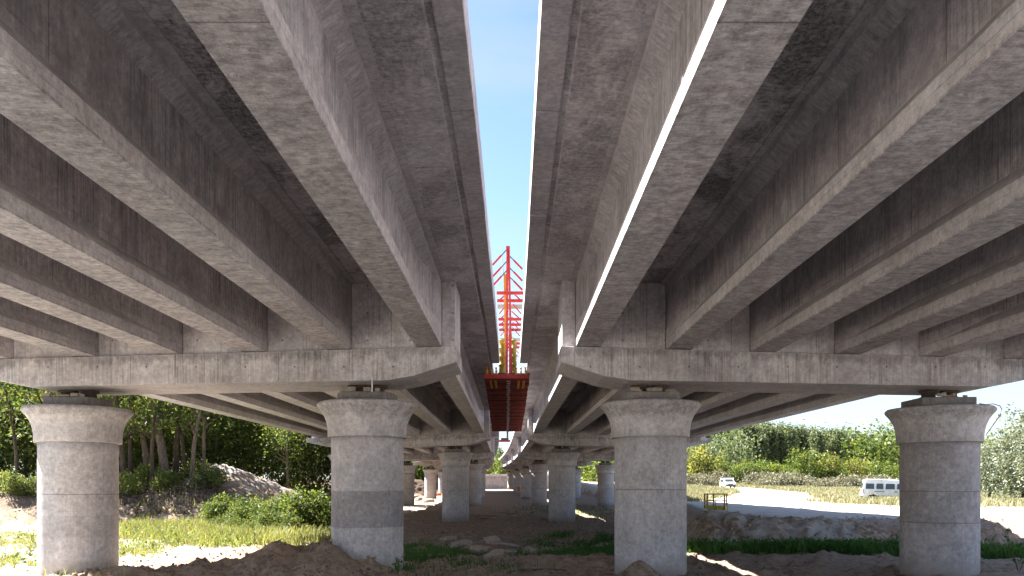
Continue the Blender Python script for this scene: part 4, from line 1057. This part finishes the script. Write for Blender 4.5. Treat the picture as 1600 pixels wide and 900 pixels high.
def m_dark(a, b):
    g1 = np.exp(-((a-3.4)/2.6)**4-((b-33)/5.5)**4); g2 = np.exp(-((a+3.6)/1.5)**4-((b-28)/5.5)**4)*.8; g3 = np.exp(-((a+2.2)/1.6)**2-((b-20.5)/1.0)**2)*.7
    g4 = np.exp(-((a+1.0)/2.5)**2-((b-29.)/1.6)**2)*.6; g5 = np.exp(-((a-6)/6)**2-((b-70)/14)**2)*.25
    return np.clip(g1+g2+g3+g4+g5, 0, 1)*(.12+.88*tuft(a, b))
pts = scatter(170000, -8, 9, 18, 90, m_dark, 3, 1.6)
blades(pts, .26, .022, 'grass_green', 'shaded_grass', 23, label='dark green grass patches in the shade between the piers')
def m_strip(a, b):
    c_ = interp(a, [6, 10, 14, 16, 18, 22], [28.6, 27.8, 27.2, 25.5, 24, 23]); w_ = interp(a, [6, 14, 16, 22], [1.2, 1.0, 1.5, 2.2])
    return np.exp(-((b-c_)/w_)**4)*(.25+.75*sst(fbm(a*.7, b*.9+3, 3), .38, .55))*sst(a, 5.8, 7.2)
pts = scatter(150000, 5.5, 24, 19, 31, m_strip, 4)
blades(pts, .42, .026, 'grass_green', 'berm_foot_grass', 24, label='lush green grass strip at the foot of the dirt bank on the right')
pts = scatter(9000, 5.5, 24, 19, 31, m_strip, 5); pts[:, 2] += rng.uniform(.08, .45, len(pts))
V, F, s_ = leaves(pts, .12, np.array([.08, .08, .06]), 7, seed=6, shade=np.full(len(pts), .5))
tag(fast_mesh('leafy_weeds', V, F, M['leaf_weed'], attrs=[('shade', 'FACE', s_)]), 'broad-leaved weeds among the grass below the dirt bank', 'weeds', kind='stuff')
pts = scatter(9000, -8, 8, 20, 38, m_dark, 15); pts[:, 2] += rng.uniform(.03, .22, len(pts))
V, F, s_ = leaves(pts, .08, np.array([.08, .08, .04]), 6, seed=7, shade=np.full(len(pts), .5))
tag(fast_mesh('shade_weeds', V, F, M['leaf_weed'], attrs=[('shade', 'FACE', s_)]), 'low leafy weeds in the shaded hollow between the piers', 'weeds', kind='stuff')
pts = scatter(120000, -24, -9, 17, 60, lambda a, b: np.clip(m_left(a, b)+m_corner(a, b)*.3, 0, 1)*tuft(a, b)*.12, 8); pts[:, 2] += rng.uniform(.05, .4, len(pts))
V, F, s_ = leaves(pts, .13, np.array([.12, .12, .08]), 6, seed=9, shade=np.full(len(pts), .6))
tag(fast_mesh('sunny_weeds', V, F, M['leaf_bush'], attrs=[('shade', 'FACE', s_)]), 'bright leafy weeds in the sunny grass on the left', 'weeds', kind='stuff')
pts = scatter(420000, 16, 100, 50, 145, lambda a, b: m_field(a, b)*(.35+.65*sst(nfield(a*2, b*2), .4, .6)), 10, 1.1)
blades(pts, .5, .09, 'grass_field', 'field_grass', 25, label='dry yellow-green grass beside the sandy road and around the van')
# single tall weeds near the camera
def tall_weed(X, Y, h, mat, lb, n=40, ls=.1):
    q = drop(X, Y); r = empty('tall_weed', (0, 0, 0)); rr = random.Random(int(X)); m = MB(); cs = []
    for k in range(3):
        a = rr.uniform(0, 6.28); e = Vector((math.cos(a)*.25*h, math.sin(a)*.25*h, h*rr.uniform(.7, 1.1))); m.tube([(0, 0, -.05), e*.5, e], [.012, .008, .004], 5)
        for j in range(n//3): t = rr.uniform(.25, 1); cs.append(tuple(e*t+Vector((rr.gauss(0, .05), rr.gauss(0, .05), rr.gauss(0, .03)))))
    m.build('stalk', M['leaf_stem'], r, fixn=False, origin=(0, 0, 0))
    V, F, s_ = leaves(np.array(cs), ls, None, 1, seed=int(X), shade=np.full(len(cs), .5)); fast_mesh('leaves', V, F, M[mat], r, attrs=[('shade', 'FACE', s_)])
    r.location = (q.x, q.y, float(ground_z(q.x, q.y))); tag(r, lb, 'weed', 'tall weeds near the piers'); return r
M['leaf_stem'] = simple('weed_stalk', (.10, .10, .04), .8)
for X, Y, h, mt, lb_, n in [(82, 884, .75, 'leaf_green', 'leafy weed at the left foot of the pale left pier', 30), (128, 888, .9, 'leaf_green', 'thin weed before the middle of the pale left pier', 26), (152, 886, .85, 'leaf_green', 'tall weed at the right foot of the pale left pier', 34),
                            (622, 896, .35, 'leaf_weed', 'small dark weed at the foot of the dark-banded pier', 50), (1018, 884, .3, 'leaf_weed', 'small green sprout on the little mound', 40), (1052, 893, .6, 'leaf_weed', 'wispy weed at the right foot of the plain grey pier', 14),
                            (1592, 893, 1.3, 'leaf_weed', 'tall weed at the right edge of the picture', 60), (1500, 886, .6, 'leaf_weed', 'wispy weed right of the dark stained pier foot', 20), (1428, 884, .35, 'leaf_weed', 'low weed at the foot of the dark stained pier', 50)]:
    tall_weed(X, Y, h, mt, lb_, n)
